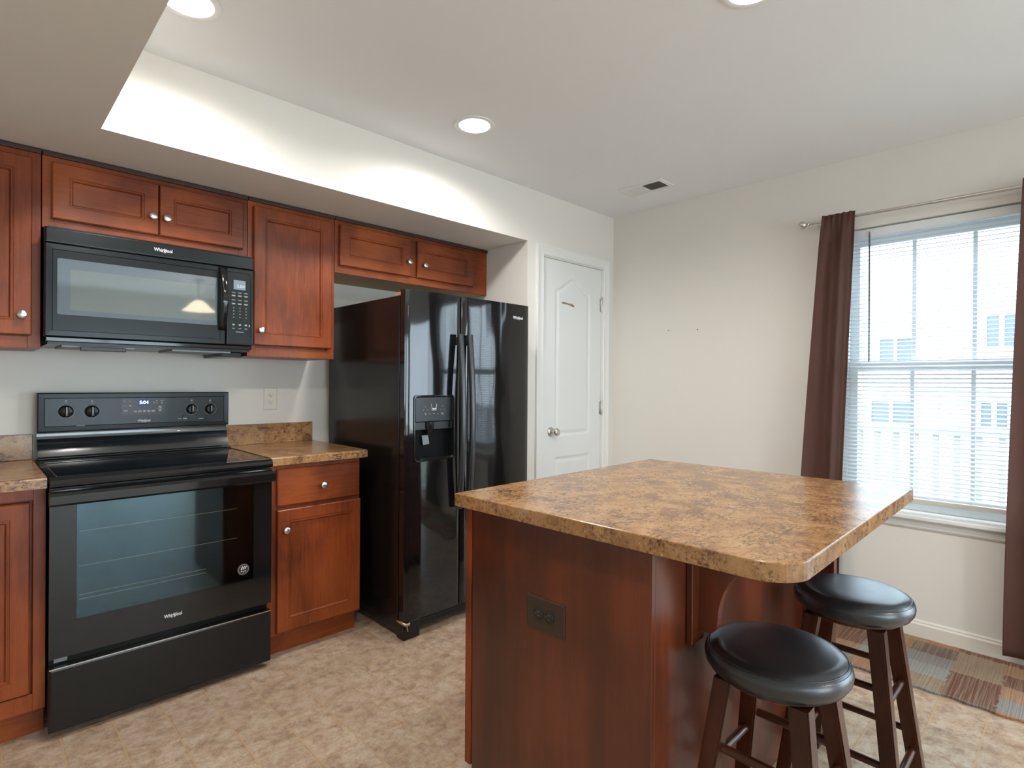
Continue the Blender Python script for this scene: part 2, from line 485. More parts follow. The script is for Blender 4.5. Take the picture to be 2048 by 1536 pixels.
struct('baseboard_rear', bx(RX1 + .08, XW - .01, YR, YR + .014, 0, .083, .003), M['white'])

# door casing and door
def casing(name, x0, x1, z1, y, w=.066):
    bm = nb()
    prof = [(0, .010), (.006, .015), (.022, .011), (.046, .014), (.058, .018), (w, .016)]
    for side in (-1, 1):
        xx = x0 if side < 0 else x1
        ol = [(0, 0)] + prof + [(w, 0)]
        ring_loft(bm, [[(xx + side * a, y - d, 0) for a, d in ol], [(xx + side * a, y - d, z1 + a) for a, d in ol]])
    ol = [(0, 0)] + prof + [(w, 0)]
    ring_loft(bm, [[(x0 - a, y - d, z1 + a) for a, d in ol], [(x1 + a, y - d, z1 + a) for a, d in ol]])
    return struct(name, bm, M['white'], smooth=30)
casing('trim_1', DX0 - .004, DX1 + .004, DZ + .004, -DS)
struct('trim_2', box(box(box(nb(), DX0, DX0 + .003, -DS + .001, -DS + .1, 0, DZ), DX1 - .003, DX1, -DS + .001, -DS + .1, 0, DZ), DX0, DX1, -DS + .001, -DS + .1, DZ - .003, DZ), M['white'])
def closet_door():
    x0, x1, z0, z1 = DX0 + .005, DX1 - .005, .008, DZ - .006
    y = -DS + .006; w = x1 - x0; step = .0068
    nx, nz = int(w / step), int((z1 - z0) / step)
    cx = (x0 + x1) / 2; hw = w / 2 - .125
    def sd(x, z):
        def boxd(bot, topf):
            t = abs(x - cx) / hw
            top = topf(min(t, 1))
            return min(hw - abs(x - cx), z - bot, (top - z))
        arch = lambda t: 1.895 + .075 * (.5 + .5 * math.cos(PI * min(1, t * 1.12))) 
        return max(boxd(.905, arch), boxd(.20, lambda t: .765))
    def hgt(d):
        if d <= 0: return 0
        if d < .010: return -.007 * (.5 - .5 * math.cos(PI * d / .010))
        if d < .018: return -.007
        if d < .040: return -.007 + .0055 * (.5 - .5 * math.cos(PI * (d - .018) / .022))
        return -.0015
    bm = nb(); g = []
    for j in range(nz + 1):
        z = z0 + (z1 - z0) * j / nz; row = []
        for i in range(nx + 1):
            x = x0 + w * i / nx
            row.append(bm.verts.new((x, y - hgt(sd(x, z)), z)))
        g.append(row)
    for j in range(nz):
        for i in range(nx): bm.faces.new((g[j][i], g[j][i + 1], g[j + 1][i + 1], g[j + 1][i]))
    per = g[0] + [g[j][nx] for j in range(1, nz + 1)] + [g[nz][i] for i in range(nx - 1, -1, -1)] + [g[j][0] for j in range(nz - 1, 0, -1)]
    bk = [bm.verts.new((v.co.x, y + .035, v.co.z)) for v in per]
    for i in range(len(per)):
        k = (i + 1) % len(per); bm.faces.new((per[i], bk[i], bk[k], per[k]))
    bm.faces.new(bk)
    d = struct('door_1', bm, M['door'], smooth=45)
    bm = nb(); lathe(bm, [(.031, 0), (.031, .004), (.026, .009), (.012, .012), (.011, .028), (.020, .034), (.027, .044), (.0275, .054), (.022, .063), (.010, .067), (0, .0675)], (x0 + .085, y, .938), '-y', 28)
    obj('door_knob', bm, M['nickel'], d, smooth=40, label='satin nickel door knob')
    obj('latch_plate', bx(x0 - .0015, x0 + .0005, y + .004, y + .03, .905, .965), M['nickel'], d)
    for zc in (1.826, 1.083, .34):
        bm = nb()
        lathe(bm, [(.0055, -.05), (.0065, -.048), (.0065, .048), (.0055, .05), (.0045, .055), (0, .057)], (x1 + .002, y - .008, zc), 'z', 12)
        box(bm, x1 - .016, x1 + .002, y - .003, y + .001, zc - .045, zc + .045)
        obj('hinge', bm, M['nickel'], d, smooth=30, label='satin nickel butt hinge')
    pts = [(0, .004), (.02, .010), (.045, .007), (.075, .004), (.10, .008), (.128, -.001), (.131, -.012), (.11, -.012), (.08, -.005), (.05, -.004), (.02, -.004), (.004, -.004)]
    bm = nb(); prism(bm, pts, lambda a, b: (2.648 + a, y - .0008, 1.797 + b - a * .03), lambda a, b: (2.648 + a, y + .0022, 1.797 + b - a * .03))
    obj('torn_paint_mark', bm, M['rawpaint'], d, label='brown smear of torn paint')
closet_door()
# nail holes in the window wall
for yy, zz in ((-1.165, 1.623), (-1.377, 1.616)):
    nl = tag(obj('nail', lathe(nb(), [(.0035, 0), (.0035, .003), (.0015, .004)], (XW + .0005, yy, zz), '-x', 10), M['slot']),
             'tiny dark nail on the bare wall, the one nearer the %s' % ('closet door' if yy > -1.2 else 'curtained window'), 'nail', 'nails in the bare wall')
    place(nl, (XW, yy, zz))

# ------------------------------------------------------------------ window, sill, exterior
def window():
    xf0, xf1 = XW + .075, XW + .145
    bm = nb(); e = .0005
    y0, y1, z0, z1 = WY0 + e, WY1 - e, WZ0 + .015, WZ1 - e
    fw = .035
    box(bm, xf0, xf1, y0, y0 + fw, z0, z1, .002); box(bm, xf0, xf1, y1 - fw, y1, z0, z1, .002)
    box(bm, xf0, xf1, y0 + fw, y1 - fw, z1 - fw, z1, .002); box(bm, xf0, xf1, y0 + fw, y1 - fw, z0, z0 + fw, .002)
    w = struct('window_1', bm, M['vinyl'])
    zm = 1.365
    for nm, za, zb, xa, xb in (('upper_sash', zm - .03, z1 - fw, xf0 + .036, xf0 + .062), ('lower_sash', z0 + fw, zm + .025, xf0 + .006, xf0 + .034)):
        bm = nb(); sw = .045
        a, b = y0 + fw, y1 - fw
        box(bm, xa, xb, a, a + sw, za, zb, .002); box(bm, xa, xb, b - sw, b, za, zb, .002)
        box(bm, xa, xb, a + sw, b - sw, zb - sw, zb, .002); box(bm, xa, xb, a + sw, b - sw, za, za + sw, .002)
        s = obj(nm, bm, M['vinyl'], w)
        gx = (xa + xb) / 2
        obj('pane', bx(gx - .002, gx + .002, a + sw, b - sw, za + sw, zb - sw), M['glass'], s)
        bm = nb()
        for k in (1, 2):
            ym = a + sw + (b - a - 2 * sw) * k / 3
            box(bm, gx - .008, gx + .008, ym - .009, ym + .009, za + sw, zb - sw)
        obj('muntin', bm, M['vinyl'], s)
window()
bm = nb(); box(bm, XW - .052, XW, WY0 - .06, WY1 + .06, .590, .612, .005); box(bm, XW - .002, XW + .08, WY0 + .001, WY1 - .001, .6005, .6145)
struct('window_sill', bm, M['white'])
bm = nb(); prism(bm, [(0, .538), (.008, .538), (.016, .548), (.018, .572), (.012, .582), (.018, .590), (0, .590)], lambda a, b: (XW - a, WY0 - .045, b), lambda a, b: (XW - a, WY1 + .045, b))
struct('trim_3', bm, M['white'])

def blind():
    t = thing('window_blind', 'white horizontal slat blind lowered inside the window', 'blind', (XW + .03, -2.65, .66))
    ya, yb = WY0 + .012, WY1 - .012; xc = XW + .034
    obj('headrail', bx(xc - .014, xc + .014, ya, yb, WZ1 - .048, WZ1 - .006, .002), M['vinyl'], t)
    bm = nb(); z = .700; tilt = R(19)
    while z < WZ1 - .055:
        pts = []
        for k in range(5):
            s = (k / 4 - .5) * .0255; c = .0016 * (1 - (2 * k / 4 - 1) ** 2)
            pts.append((xc + s * math.cos(tilt) - c * math.sin(tilt), z + s * math.sin(tilt) + c * math.cos(tilt)))
        lo = [(x, zz - .0004) for x, zz in reversed(pts)]
        prism(bm, [(x, zz) for x, zz in pts] + lo, lambda a, b: (a, ya + .004, b), lambda a, b: (a, yb - .004, b))
        z += .0212
    obj('slats', bm, M['slat'], t)
    obj('bottom_rail', bx(xc - .012, xc + .012, ya + .004, yb - .004, .664, .684, .004), plain('cream_rail', (.66, .60, .52), .5), t)
    for yy in (-2.315, -2.65, -2.985):
        bm = nb()
        for dx in (-.0135, .0135): tube(bm, [(xc + dx, yy, .67), (xc + dx, yy, WZ1 - .03)], .0007, 5)
        obj('ladder_cord', bm, M['vinyl'], t)
    bm = nb(); tube(bm, [(xc - .0205, -2.347, WZ1 - .022), (xc - .023, -2.347, WZ1 - .045), (xc - .024, -2.349, 1.385)], [.0018, .0042, .0042], 6)
    obj('tilt_wand', bm, plain('smoky_wand', (.10, .11, .13), .3), t, label='thin dark tilt wand')
blind()

def rod():
    t = thing('curtain_rod', 'thin silver curtain rod with ball end above the window', 'curtain rod', (3.152, -2.67, 2.15))
    bm = nb(); tube(bm, [(3.152, -2.075, 2.155), (3.152, -2.66, 2.150)], .0075, 10)
    obj('pole', bm, M['nickel'], t, smooth=40)
    bm = nb(); tube(bm, [(3.152, -2.64, 2.150), (3.152, -3.40, 2.145)], .0092, 10)
    obj('outer_pole', bm, M['nickel'], t, smooth=40)
    for y, s in ((-2.075, 1), (-3.40, -1)):
        bm = nb(); lathe(bm, [(.009, 0), (.012, .003), (.009, .008), (.007, .014), (.014, .018), (.0205, .028), (.0215, .036), (.0185, .046), (.010, .053), (0, .055)], (0, 0, 0), 'y', 18)
        if s < 0: bmesh.ops.scale(bm, vec=(1, -1, 1), verts=bm.verts)
        bmesh.ops.translate(bm, vec=(3.152, y, 2.155 if s > 0 else 2.145), verts=bm.verts)
        obj('finial', bm, M['nickel'], t, smooth=40)
    for y in (-2.12, -3.35):
        bm = nb(); box(bm, XW - .004, XW, y - .012, y + .012, 2.11, 2.185); box(bm, 3.148, XW - .003, y - .005, y + .005, 2.134, 2.141)
        obj('bracket', bm, M['nickel'], t)
rod()

def curtain_panel(name, label, ytop, ybot, zbot, folds, ph):
    """ytop/ybot: (near the wall corner, towards the camera) edges"""
    bm = nb(); ns, nt = 120, 60; g = []
    for j in range(nt + 1):
        t = j / nt; z = zbot + (2.178 - zbot) * t
        ya = ybot[0] + (ytop[0] - ybot[0]) * t ** 1.4; yb = ybot[1] + (ytop[1] - ybot[1]) * t ** 1.4
        row = []
        for i in range(ns + 1):
            s = i / ns
            u = s + .05 * math.sin(2 * PI * s + ph) + .03 * (1 - t) * math.sin(5 * s + ph)
            a = 2 * PI * folds * u + ph
            d = (.016 + .012 * (1 - t)) * (math.sin(a) + .35 * math.sin(1.63 * a + 1.0 + 1.2 * t)) + .003 * math.sin(13 * s + 7 * t)
            hd = min(1, max(0, (z - 2.06) / .07))
            d = d * (1 - hd) + hd * (.003 * math.sin(2 * PI * folds * 3.6 * s + ph) + .0012 * math.sin(61 * s))
            x = 3.152 - d - .020
            row.append(bm.verts.new((x, ya + (yb - ya) * s, z + (.0018 * math.sin(31 * s) + .0008 * math.sin(93 * s) if j == nt else 0))))
        g.append(row)
    for j in range(nt):
        for i in range(ns): bm.faces.new((g[j][i], g[j][i + 1], g[j + 1][i + 1], g[j + 1][i]))
    bmesh.ops.solidify(bm, geom=bm.faces[:], thickness=.0016)
    o = tag(obj(name, bm, M['curtain'], smooth=True), label, 'curtain', 'brown curtain panels')
    place(o, (3.152, (ybot[0] + ybot[1]) / 2, zbot))
curtain_panel('curtain', 'dark brown curtain panel at the bare wall side of the window', (-2.145, -2.305), (-2.03, -2.235), .05, 1.7, .6)
curtain_panel('curtain', 'dark brown curtain panel at the photo edge, hanging over the rug', (-2.955, -3.33), (-2.90, -3.38), .045, 3.4, 2.2)

# world outside
struct('ground_outside', bx(XW + .3, 45, -30, 25, -3.2, -3.0), M['lawn'])
def deck():
    t = thing('deck_railing', 'grey wooden deck railing outside the window', 'railing', (5.0, -2.6, -.15))
    for nm, z0, z1, dx in (('top_rail', .90, .95, .05), ('lower_rail', .02, .06, .02)):
        obj(nm, bx(5 - dx, 5 + dx, -5.6, -.3, z0, z1, .004), plain('grey_rail', (.28, .28, .28), .8), t)
    y = -5.5
    while y < -.35:
        obj('baluster', bx(4.98, 5.02, y - .018, y + .018, .06, .90), M['deckwood'], t); y += .125
    for y in (-5.6, -2.95, -.3):
        obj('post', bx(4.955, 5.045, y - .045, y + .045, -.15, 1.02, .005), M['deckwood'], t)
deck()
bm = nb()
for k in range(14): box(bm, XW + .32 + k * .13, XW + .32 + k * .13 + .122, -5.7, -.2, -.19, -.15)
struct('deck_floor_outside', bm, M['deckwood'])
struct('deck_joists_outside', bx(XW + .34, 5.05, -5.7, -.2, -3.0, -.19), M['deckwood'])
def house(label, y0, y1, ze, zr, ex, wins, roofcol=M['roofing'], ov=.3):
    t = thing('house', label, 'house', (ex, (y0 + y1) / 2, -3.0))
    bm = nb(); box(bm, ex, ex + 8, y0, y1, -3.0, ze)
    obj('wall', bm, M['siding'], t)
    bm = nb(); prism(bm, [(ex - .35, ze - .02), (ex - .35, ze + .1), (ex + 4, zr + .1), (ex + 8.35, ze + .1), (ex + 8.35, ze - .02)], lambda a, b: (a, y0 - ov, b), lambda a, b: (a, y1 + ov, b))
    obj('roof', bm, roofcol, t)
    for (a, b, c, d) in wins:
        bm = nb(); box(bm, ex - .05, ex + .02, a - .07, b + .07, c - .07, c); box(bm, ex - .05, ex + .02, a - .07, b + .07, d, d + .07)
        box(bm, ex - .05, ex + .02, a - .07, a, c, d); box(bm, ex - .05, ex + .02, b, b + .07, c, d); box(bm, ex - .045, ex + .02, (a + b) / 2 - .03, (a + b) / 2 + .03, c, d)
        f = obj('window_frame', bm, M['vinyl'], t)
        obj('pane', bx(ex - .02, ex + .01, a, b, c, d), M['farglass'], f)
house('white sided house with paired windows beyond the deck railing', -1.0, 7.0, 5.9, 7.0, 14.0,
      [(-.62, .10, .42, .92), (-.62, -.05, 1.75, 2.25), (1.6, 2.4, .4, 1.3)])
house('white sided house nearer the right curtain, beyond the deck railing', -9.0, -1.36, 5.4, 6.6, 11.0,
      [(-2.35, -2.04, .64, 1.0), (-2.45, -2.1, 1.85, 2.35), (-4.2, -3.3, .4, 1.3)], ov=.02)

# rear patio doors of the room behind the camera (seen only as reflections and daylight), then an added fill window
def slider(name, horizontal, a0, a1, pos, z1, zb=0):
    bm = nb(); fr = nb(); gl = nb()
    def b(m, a, c, d0, d1, z0, zz):
        if horizontal: box(m, a, c, pos + d0, pos + d1, z0, zz)
        else: box(m, pos + d0, pos + d1, a, c, z0, zz)
    e = .001
    b(bm, a0 + e, a0 + .05, -.04, .04, zb, z1 - e); b(bm, a1 - .05, a1 - e, -.04, .04, zb, z1 - e)
    b(bm, a0 + .05, a1 - .05, -.04, .04, z1 - .05, z1 - e); b(bm, a0 + .05, a1 - .05, -.04, .04, zb, zb + .04)
    m = (a0 + a1) / 2
    w = struct(name, bm, M['vinyl'])
    for lo, hi, d in ((a0 + .05, m + .03, -.02), (m - .03, a1 - .05, .015)):
        s = nb()
        b(s, lo, lo + .06, d - .014, d + .014, zb + .04, z1 - .05); b(s, hi - .06, hi, d - .014, d + .014, zb + .04, z1 - .05)
        b(s, lo + .06, hi - .06, d - .014, d + .014, zb + .04, zb + .12); b(s, lo + .06, hi - .06, d - .014, d + .014, z1 - .12, z1 - .05)
        so = obj('sliding_panel', s, M['vinyl'], w)
        g = nb(); b(g, lo + .06, hi - .06, d - .002, d + .002, zb + .12, z1 - .12)
        obj('pane', g, M['glass'], so)
slider('window_2', False, PY0, PY1, XW + .09, PZ1)
slider('window_3', True, RX0, RX1, YR - .09, RZ1)

slider('fill_window', True, QX0, QX1, YR - .09, RZ1, .8)  # unseen window added to the rear wall for frontal fill daylight

# ------------------------------------------------------------------ ceiling fixtures
def downlight(x, y, label):
    t = thing('recessed_light', label, 'ceiling light', (x, y, HC), 0, 'recessed ceiling lights')
    bm = nb(); lathe(bm, [(.072, .0), (.074, -.004), (.088, -.006), (.096, -.003), (.097, 0)], (x, y, HC - .0002), 'z', 40)
    obj('trim_ring', bm, M['white'], t, smooth=40)
    bm = nb(); lathe(bm, [(.0, -.012), (.03, -.0115), (.055, -.009), (.073, -.0045), (.073, -.001)], (x, y, HC), 'z', 40)
    obj('lens', bm, M['lens'], t, smooth=60, label='glowing white lens')
    l = bpy.data.lights.new('downlight', 'SPOT'); l.energy = LAMP_W * 4; l.color = (1, .98, .95)
    l.spot_size = R(172); l.spot_blend = .55; l.shadow_soft_size = .06
    o = bpy.data.objects.new('downlight', l); COL.objects.link(o); o.parent = t; o.location = (0, 0, -.03)
downlight(.303, -1.125, 'lit recessed ceiling light beside the dropped soffit, above the range')
downlight(1.517, -1.12, 'lit recessed ceiling light above the refrigerator')
downlight(1.522, -2.43, 'lit recessed ceiling light cut by the photo top edge, above the island')
downlight(.303, -2.43, 'unseen recessed ceiling light assumed from the grid, added for fill beside the lowered ceiling')  # out of view; assumed from the grid and added for fill light

def vent():
    t = thing('ceiling_vent', 'white ceiling air register near the room corner', 'vent', (2.82, -1.235, HC))
    x0, x1, y0, y1 = 2.733, 2.902, -1.388, -1.081
    bm = nb()
    panel(bm, x0, x1, y0, y1, [(0, 0), (0, .003), (.004, .006), (.024, .009), (.026, .006), (.026, .0)], lambda u, v, d: (u, v, HC - .0003 - d))
    bmesh.ops.delete(bm, geom=[f for f in bm.faces if len(f.verts) == 4 and all(abs(v.co.z - (HC - .0003)) < 1e-5 for v in f.verts)], context='FACES')
    obj('frame', bm, M['vent'], t)
    obj('duct_opening', bx(x0 + .022, x1 - .022, y0 + .022, y1 - .022, HC - .0015, HC - .0005), M['black_matte'], t)
    for s in (0, 1):
        ya, yb = (y0 + .026, -1.236) if s == 0 else (-1.233, y1 - .026)
        bm = nb(); n = 11
        for k in range(n):
            x = x0 + .03 + (x1 - x0 - .06) * k / (n - 1)
            tl = .0062 * (1 if s == 0 else -1.15)
            prism(bm, [(-tl, -.0085), (-tl + .001, -.0085), (tl + .001, -.0015), (tl, -.0015)], lambda a, b, x=x: (x + a, ya, HC + b), lambda a, b, x=x: (x + a, yb, HC + b))
        obj('louvers', bm, M['vent'], t)
    obj('divider', bx(x0 + .02, x1 - .02, -1.240, -1.229, HC - .009, HC - .001), M['vent'], t)
vent()

# pendant of the dining area behind the camera, mirrored in the microwave window
def pendant():
    x, y = 1.80, -5.2
    t = thing('pendant_light', 'lit bell shaped glass pendant lamp mirrored in the microwave window', 'pendant light', (x, y, HC))
    bm = nb(); lathe(bm, [(.055, -.02), (.06, -.004), (.06, -.0003)], (x, y, HC), 'z', 24); obj('canopy', bm, M['iron'], t, smooth=40)
    bm = nb(); tube(bm, [(x, y, HC - .02), (x, y, HC - .26)], .006, 8); obj('stem', bm, M['iron'], t)
    bm = nb(); pr = [(.03, -.25), (.06, -.265), (.10, -.30), (.125, -.335), (.165, -.368), (.178, -.378), (.160, -.369), (.118, -.33), (.09, -.30), (.028, -.257)]
    lathe(bm, pr, (x, y, HC), 'z', 32); obj('shade', bm, M['pendant'], t, smooth=50)
    l = bpy.data.lights.new('pendant_bulb', 'POINT'); l.energy = 45; l.color = (1, .93, .82); l.shadow_soft_size = .02
    o = bpy.data.objects.new('pendant_bulb', l); COL.objects.link(o); o.parent = t; o.location = (0, 0, -.33)
pendant()

# ------------------------------------------------------------------ cabinets
DOORP = [(0, -.0), (0, .016), (.004, .020), (.052, .020), (.0535, .0175), (.0565, .0175), (.058, .0195), (.061, .0195), (.066, .011), (.07, .011)]
def cab_door(parent, x0, x1, z0, z1, yback, hz=False, kx=None, kz=None, name='door'):
    bm = panel(nb(), x0, x1, z0, z1, DOORP, xz(yback))
    d = obj(name, bm, M['cherry_h' if hz else 'cherry'], parent)
    if kx is not None: knob(d, kx, yback - .0195, kz)
    return d
def carcass(parent, x0, x1, z0, z1, yf, rails, stiles, hz=False, bottom=None):
    """box behind a face frame; rails/stiles: openings are left by their rectangles"""
    bm = nb(); box(bm, x0 + .001, x1 - .001, yf + .02, -.001, z0, z1)
    obj('carcass', bm, M['cherry'], parent)
    fb = nb()
    for a, b, c, d in stiles + rails: box(fb, a, b, yf, yf + .0195, c, d, .0008, 1)
    obj('face_frame', fb, M['cherry_h' if hz else 'cherry'], parent)
YC = -.3236
def wall_cab(label, x0, x1, z0, doors, knobs, hz=False, raw=False, mid=None, rs=.038):
    t = thing('wall_cabinet', label, 'wall cabinet', ((x0 + x1) / 2, YC / 2, z0), 0, 'cherry wall cabinets under the soffit')
    z1 = ZS - .001
    st = [(x0 + .0005, x0 + .038, z0, z1), (x1 - rs, x1 - .0005, z0, z1)]
    if mid: st.append((mid[0], mid[1], z0 + .04, z1 - .05))
    rl = [(x0 + .038, x1 - rs, z0, z0 + .045), (x0 + .038, x1 - rs, z1 - .055, z1)]
    carcass(t, x0, x1, z0 + (.012 if raw else .0), z1, YC, rl, st, hz)
    if raw: obj('bottom_panel', bx(x0 + .002, x1 - .002, YC + .021, -.002, z0, z0 + .0115), M['rawwood'], t, label='pale unfinished underside')
    obj('rail_shadow_strip', bx(x0 + .0005, x1 - .0005, YC - .012, YC - .0003, z1 - .020, z1 - .001, .003), M['rail_shadow'], t, label='dark strip standing in for the top rail shadow along the soffit')  # top rail shadow built as a dark strip
    for (a, b, c, d), (kx, kz) in zip(doors, knobs): cab_door(t, a, b, c, d, YC - .0005, hz, kx, kz)
    return t
wall_cab('tall single door cherry wall cabinet left of the microwave', -.50, -.002, 1.379, [(-.47, -.029, 1.428, 2.107)], [(-.058, 1.503)])
wall_cab('two door cherry wall cabinet directly above the microwave', .0, .7605, 1.852, [(.029, .3875, 1.888, 2.109), (.3915, .737, 1.888, 2.109)], [(.364, 1.963), (.416, 1.963)], True)
wall_cab('tall single door cherry wall cabinet between microwave and refrigerator', .762, 1.209, 1.379, [(.786, 1.187, 1.434, 2.109)], [(.818, 1.505)])
wall_cab('short two door cherry wall cabinet above the refrigerator', 1.2105, XA - .003, 1.848, [(1.234, 1.686, 1.888, 2.109), (1.734, 2.174, 1.888, 2.109)], [(1.667, 1.970), (1.779, 1.966)], True, True, (1.66, 1.76), .16)

ZCT = .9174; TCT = .037; YF = -.59
def base_right():
    x0, x1 = .763, 1.2195
    t = thing('base_cabinet', 'cherry base cabinet with one drawer and door, between range and refrigerator', 'base cabinet', ((x0 + x1) / 2, -.3, 0), 0, 'cherry base cabinets')
    z0, z1 = .10, ZCT - TCT - .001
    st = [(x0 + .0005, x0 + .04, z0, z1), (x1 - .02, x1 - .0005, z0, z1)]
    rl = [(x0 + .04, x1 - .02, z0, z0 + .03), (x0 + .04, x1 - .02, .665, .692), (x0 + .04, x1 - .02, z1 - .03, z1)]
    carcass(t, x0, x1, z0, z1, YF, rl, st)
    obj('toe_kick', bx(x0 + .001, x1 - .001, -.544, -.528, 0, .0995), M['cherry_h'], t)
    dp = [(0, 0), (0, .015), (.005, .020), (.012, .020), (.014, .020)]
    dr = obj('drawer', panel(nb(), .799, 1.2105, .690, .857, dp, xz(YF - .0005)), M['cherry_h'], t)
    knob(dr, 1.012, YF - .020, .767)
    cab_door(t, .801, 1.2155, .114, .672, YF - .0005, False, .836, .582)
base_right()
def base_left():
    x0, x1 = -.62, -.0035
    t = thing('base_cabinet', 'cherry base cabinet with inset door left of the range', 'base cabinet', ((x0 + x1) / 2, -.3, 0), 0, 'cherry base cabinets')
    z0, z1 = .10, ZCT - TCT - .001
    st = [(x0, x0 + .04, z0, z1), (-.038, x1, z0, z1)]
    rl = [(x0 + .04, -.038, z0, .160), (x0 + .04, -.038, .838, z1)]
    carcass(t, x0, x1, z0, z1, YF, rl, st)
    obj('toe_kick', bx(x0 + .001, x1 - .001, -.544, -.528, 0, .0995), M['cherry_h'], t)
    cab_door(t, x0 + .046, -.0465, .166, .831, YF + .008)
base_left()

def counter(label, x0, x1, s0, s1):
    t = thing('countertop', label, 'countertop', ((x0 + x1) / 2, -.3, ZCT), 0, 'laminate wall countertops')
    bm = nb(); y0 = -.633; r = .006
    prof = [(-.0005, ZCT - TCT), (y0, ZCT - TCT), (y0, ZCT - r), (y0 + r * .3, ZCT - r * .3), (y0 + r, ZCT), (-.0005, ZCT)]
    prism(bm, prof, lambda a, b: (x0, a, b), lambda a, b: (x1, a, b))
    obj('worktop', bm, M['granite'], t)
    obj('backsplash', bx(s0, s1, -.020, -.0005, ZCT, ZCT + .108, .002), M['granite'], t)
counter('small speckled laminate countertop between range and refrigerator', .763, 1.2393, .763, 1.232)
counter('speckled laminate countertop left of the range', -.62, -.0045, -.62, -.0045)

def outlet():
    t = thing('wall_outlet', 'ivory duplex outlet on the wall above the small countertop', 'outlet', (.998, 0, 1.161))
    x0, x1, z0, z1 = .961, 1.035, 1.100, 1.222
    obj('cover_plate', panel(nb(), x0, x1, z0, z1, [(0, 0.0003), (0, .002), (.004, .0055), (.006, .006)], xz(0)), M['outlet'], t)
    for zc in (1.180, 1.141):
        bm = nb(); prism(bm, [(.0165 * max(-.82, min(.82, math.cos(2 * PI * k / 24))) , .0165 * math.sin(2 * PI * k / 24)) for k in range(24)], lambda a, b: (.998 + a, -.0055, zc + b), lambda a, b: (.998 + a, -.0075, zc + b))
        rc = obj('receptacle', bm, M['outlet'], t)
        bm = nb()
        box(bm, .9905, .9925, -.0079, -.0070, zc - .001, zc + .008); box(bm, 1.0035, 1.0055, -.0079, -.0070, zc, zc + .007)
        lathe(bm, [(.0025, -.0002), (.0025, .0004)], (.998, -.0075, zc - .007), '-y', 10)
        obj('slots', bm, M['slot'], rc)
outlet()

# ------------------------------------------------------------------ microwave
def microwave():
    x0, x1, z0, z1, yf = .002, .7565, 1.4235, 1.8365, -.4246
    t = thing('microwave', 'black over the range microwave reading 5:04 below the cherry cabinets', 'microwave', (.38, -.2, 1.39))
    obj('body', bx(x0 + .012, x1 - .004, -.385, -.001, 1.395, 1.848), M['black_satin'], t)
    # top vent strip with the logo
    obj('top_panel', panel(nb(), x0, x1, 1.778, z1, [(0, 0), (0, .034), (.003, .039), (.006, .0395)], xz(-.3855)), M['mwpanel'], t)
    logo(t, .388, -.4255, 1.8085, .068, M['ink'])
    d = obj('door', panel(nb(), x0, .6345, z0, 1.7765, [(0, 0), (0, .034), (.003, .039), (.022, .0395), (.024, .0375), (.030, .0375)], xz(-.3855)), M['mwpanel'], t)
    bm = nb(); ol = rrect(.039, .600, 1.508, 1.722, .006)
    prism(bm, ol, lambda a, b: (a, -.4225, b), lambda a, b: (a, -.4245, b))
    w = obj('window', bm, M['mwglass'], d, label='grey reflective glass')
    bm = nb(); prism(bm, rrect(.078, .597, 1.527, 1.683, .004), lambda a, b: (a, -.4240, b), lambda a, b: (a, -.4248, b))
    obj('mesh_screen', bm, M['mwinner'], d)
    # bowed handle
    bm = nb(); lp = []
    for k in range(21):
        s = k / 20; z = 1.487 + .287 * s; bow = .050 * math.sin(PI * s) ** .7
        y = -.424 - bow
        lp.append([(.604, y, z), (.609, y - .006, z), (.627, y - .006, z), (.632, y, z), (.632, y + .010, z), (.604, y + .010, z)])
    ring_loft(bm, lp); obj('handle', bm, M['black'], d, smooth=50, label='bowed gloss black handle')
    c = obj('control_panel', panel(nb(), .6375, x1, z0, 1.7765, [(0, 0), (0, .034), (.003, .039), (.006, .0395)], xz(-.3855)), M['mwpanel'], t)
    yc = -.4252
    obj('display', bx(.668, .720, yc - .0004, yc + .0006, 1.679, 1.722), M['lcd'], c, label='pale lit clock display')
    obj('clock_digits', text('t', '5:04', .020, None, c, (.699, yc - .0006, 1.694)), M['lcdink'], c)
    sp = []
    for i, z in enumerate((1.664, 1.650, 1.630, 1.613)):
        for x in (.668, .695, .722): sp.append((x, z, .015, .0032 if i % 2 == 0 else .006))
    for z in (1.594, 1.580, 1.566, 1.551):
        for x in (.669, .696, .723): sp.append((x, z, .0042, .0042))
    for x in (.668, .696, .722): sp.append((x, 1.517, .010, .007)); sp.append((x, 1.500, .012, .003))
    sp.append((.696, 1.484, .036, .003)); sp.append((.738, 1.515, .005, .010))
    dashes(sp, yc, M['dimink'], c, 'key_marks')
    bm = nb(); tube(bm, [(.742, yc, 1.462), (.744, yc, 1.48), (.744, yc, 1.742), (.740, yc, 1.752), (.728, yc, 1.757), (.645, yc, 1.757)], .0009, 5)
    obj('panel_groove', bm, M['black_matte'], c)
    # underside: lower lip, filters, cooktop lamp cover
    obj('bottom_lip', bx(x0 + .004, x1 - .002, -.410, -.386, 1.404, 1.4225, .003), M['black'], t)
    obj('grease_filter', bx(.06, .30, -.35, -.10, 1.388, 1.3948), plain('filter_mesh', (.25, .25, .25), .5, .8), t, label='silver mesh grease filter')
    obj('grease_filter', bx(.44, .68, -.35, -.10, 1.388, 1.3948), plain('filter_mesh', (.25, .25, .25), .5, .8), t, label='silver mesh grease filter')
    obj('lamp_cover', bx(.115, .265, -.385, -.36, 1.374, 1.390, .002), M['black_satin'], t)
    obj('lamp_cover', bx(.655, .745, -.30, -.02, 1.372, 1.3945, .002), M['black_satin'], t)
microwave()

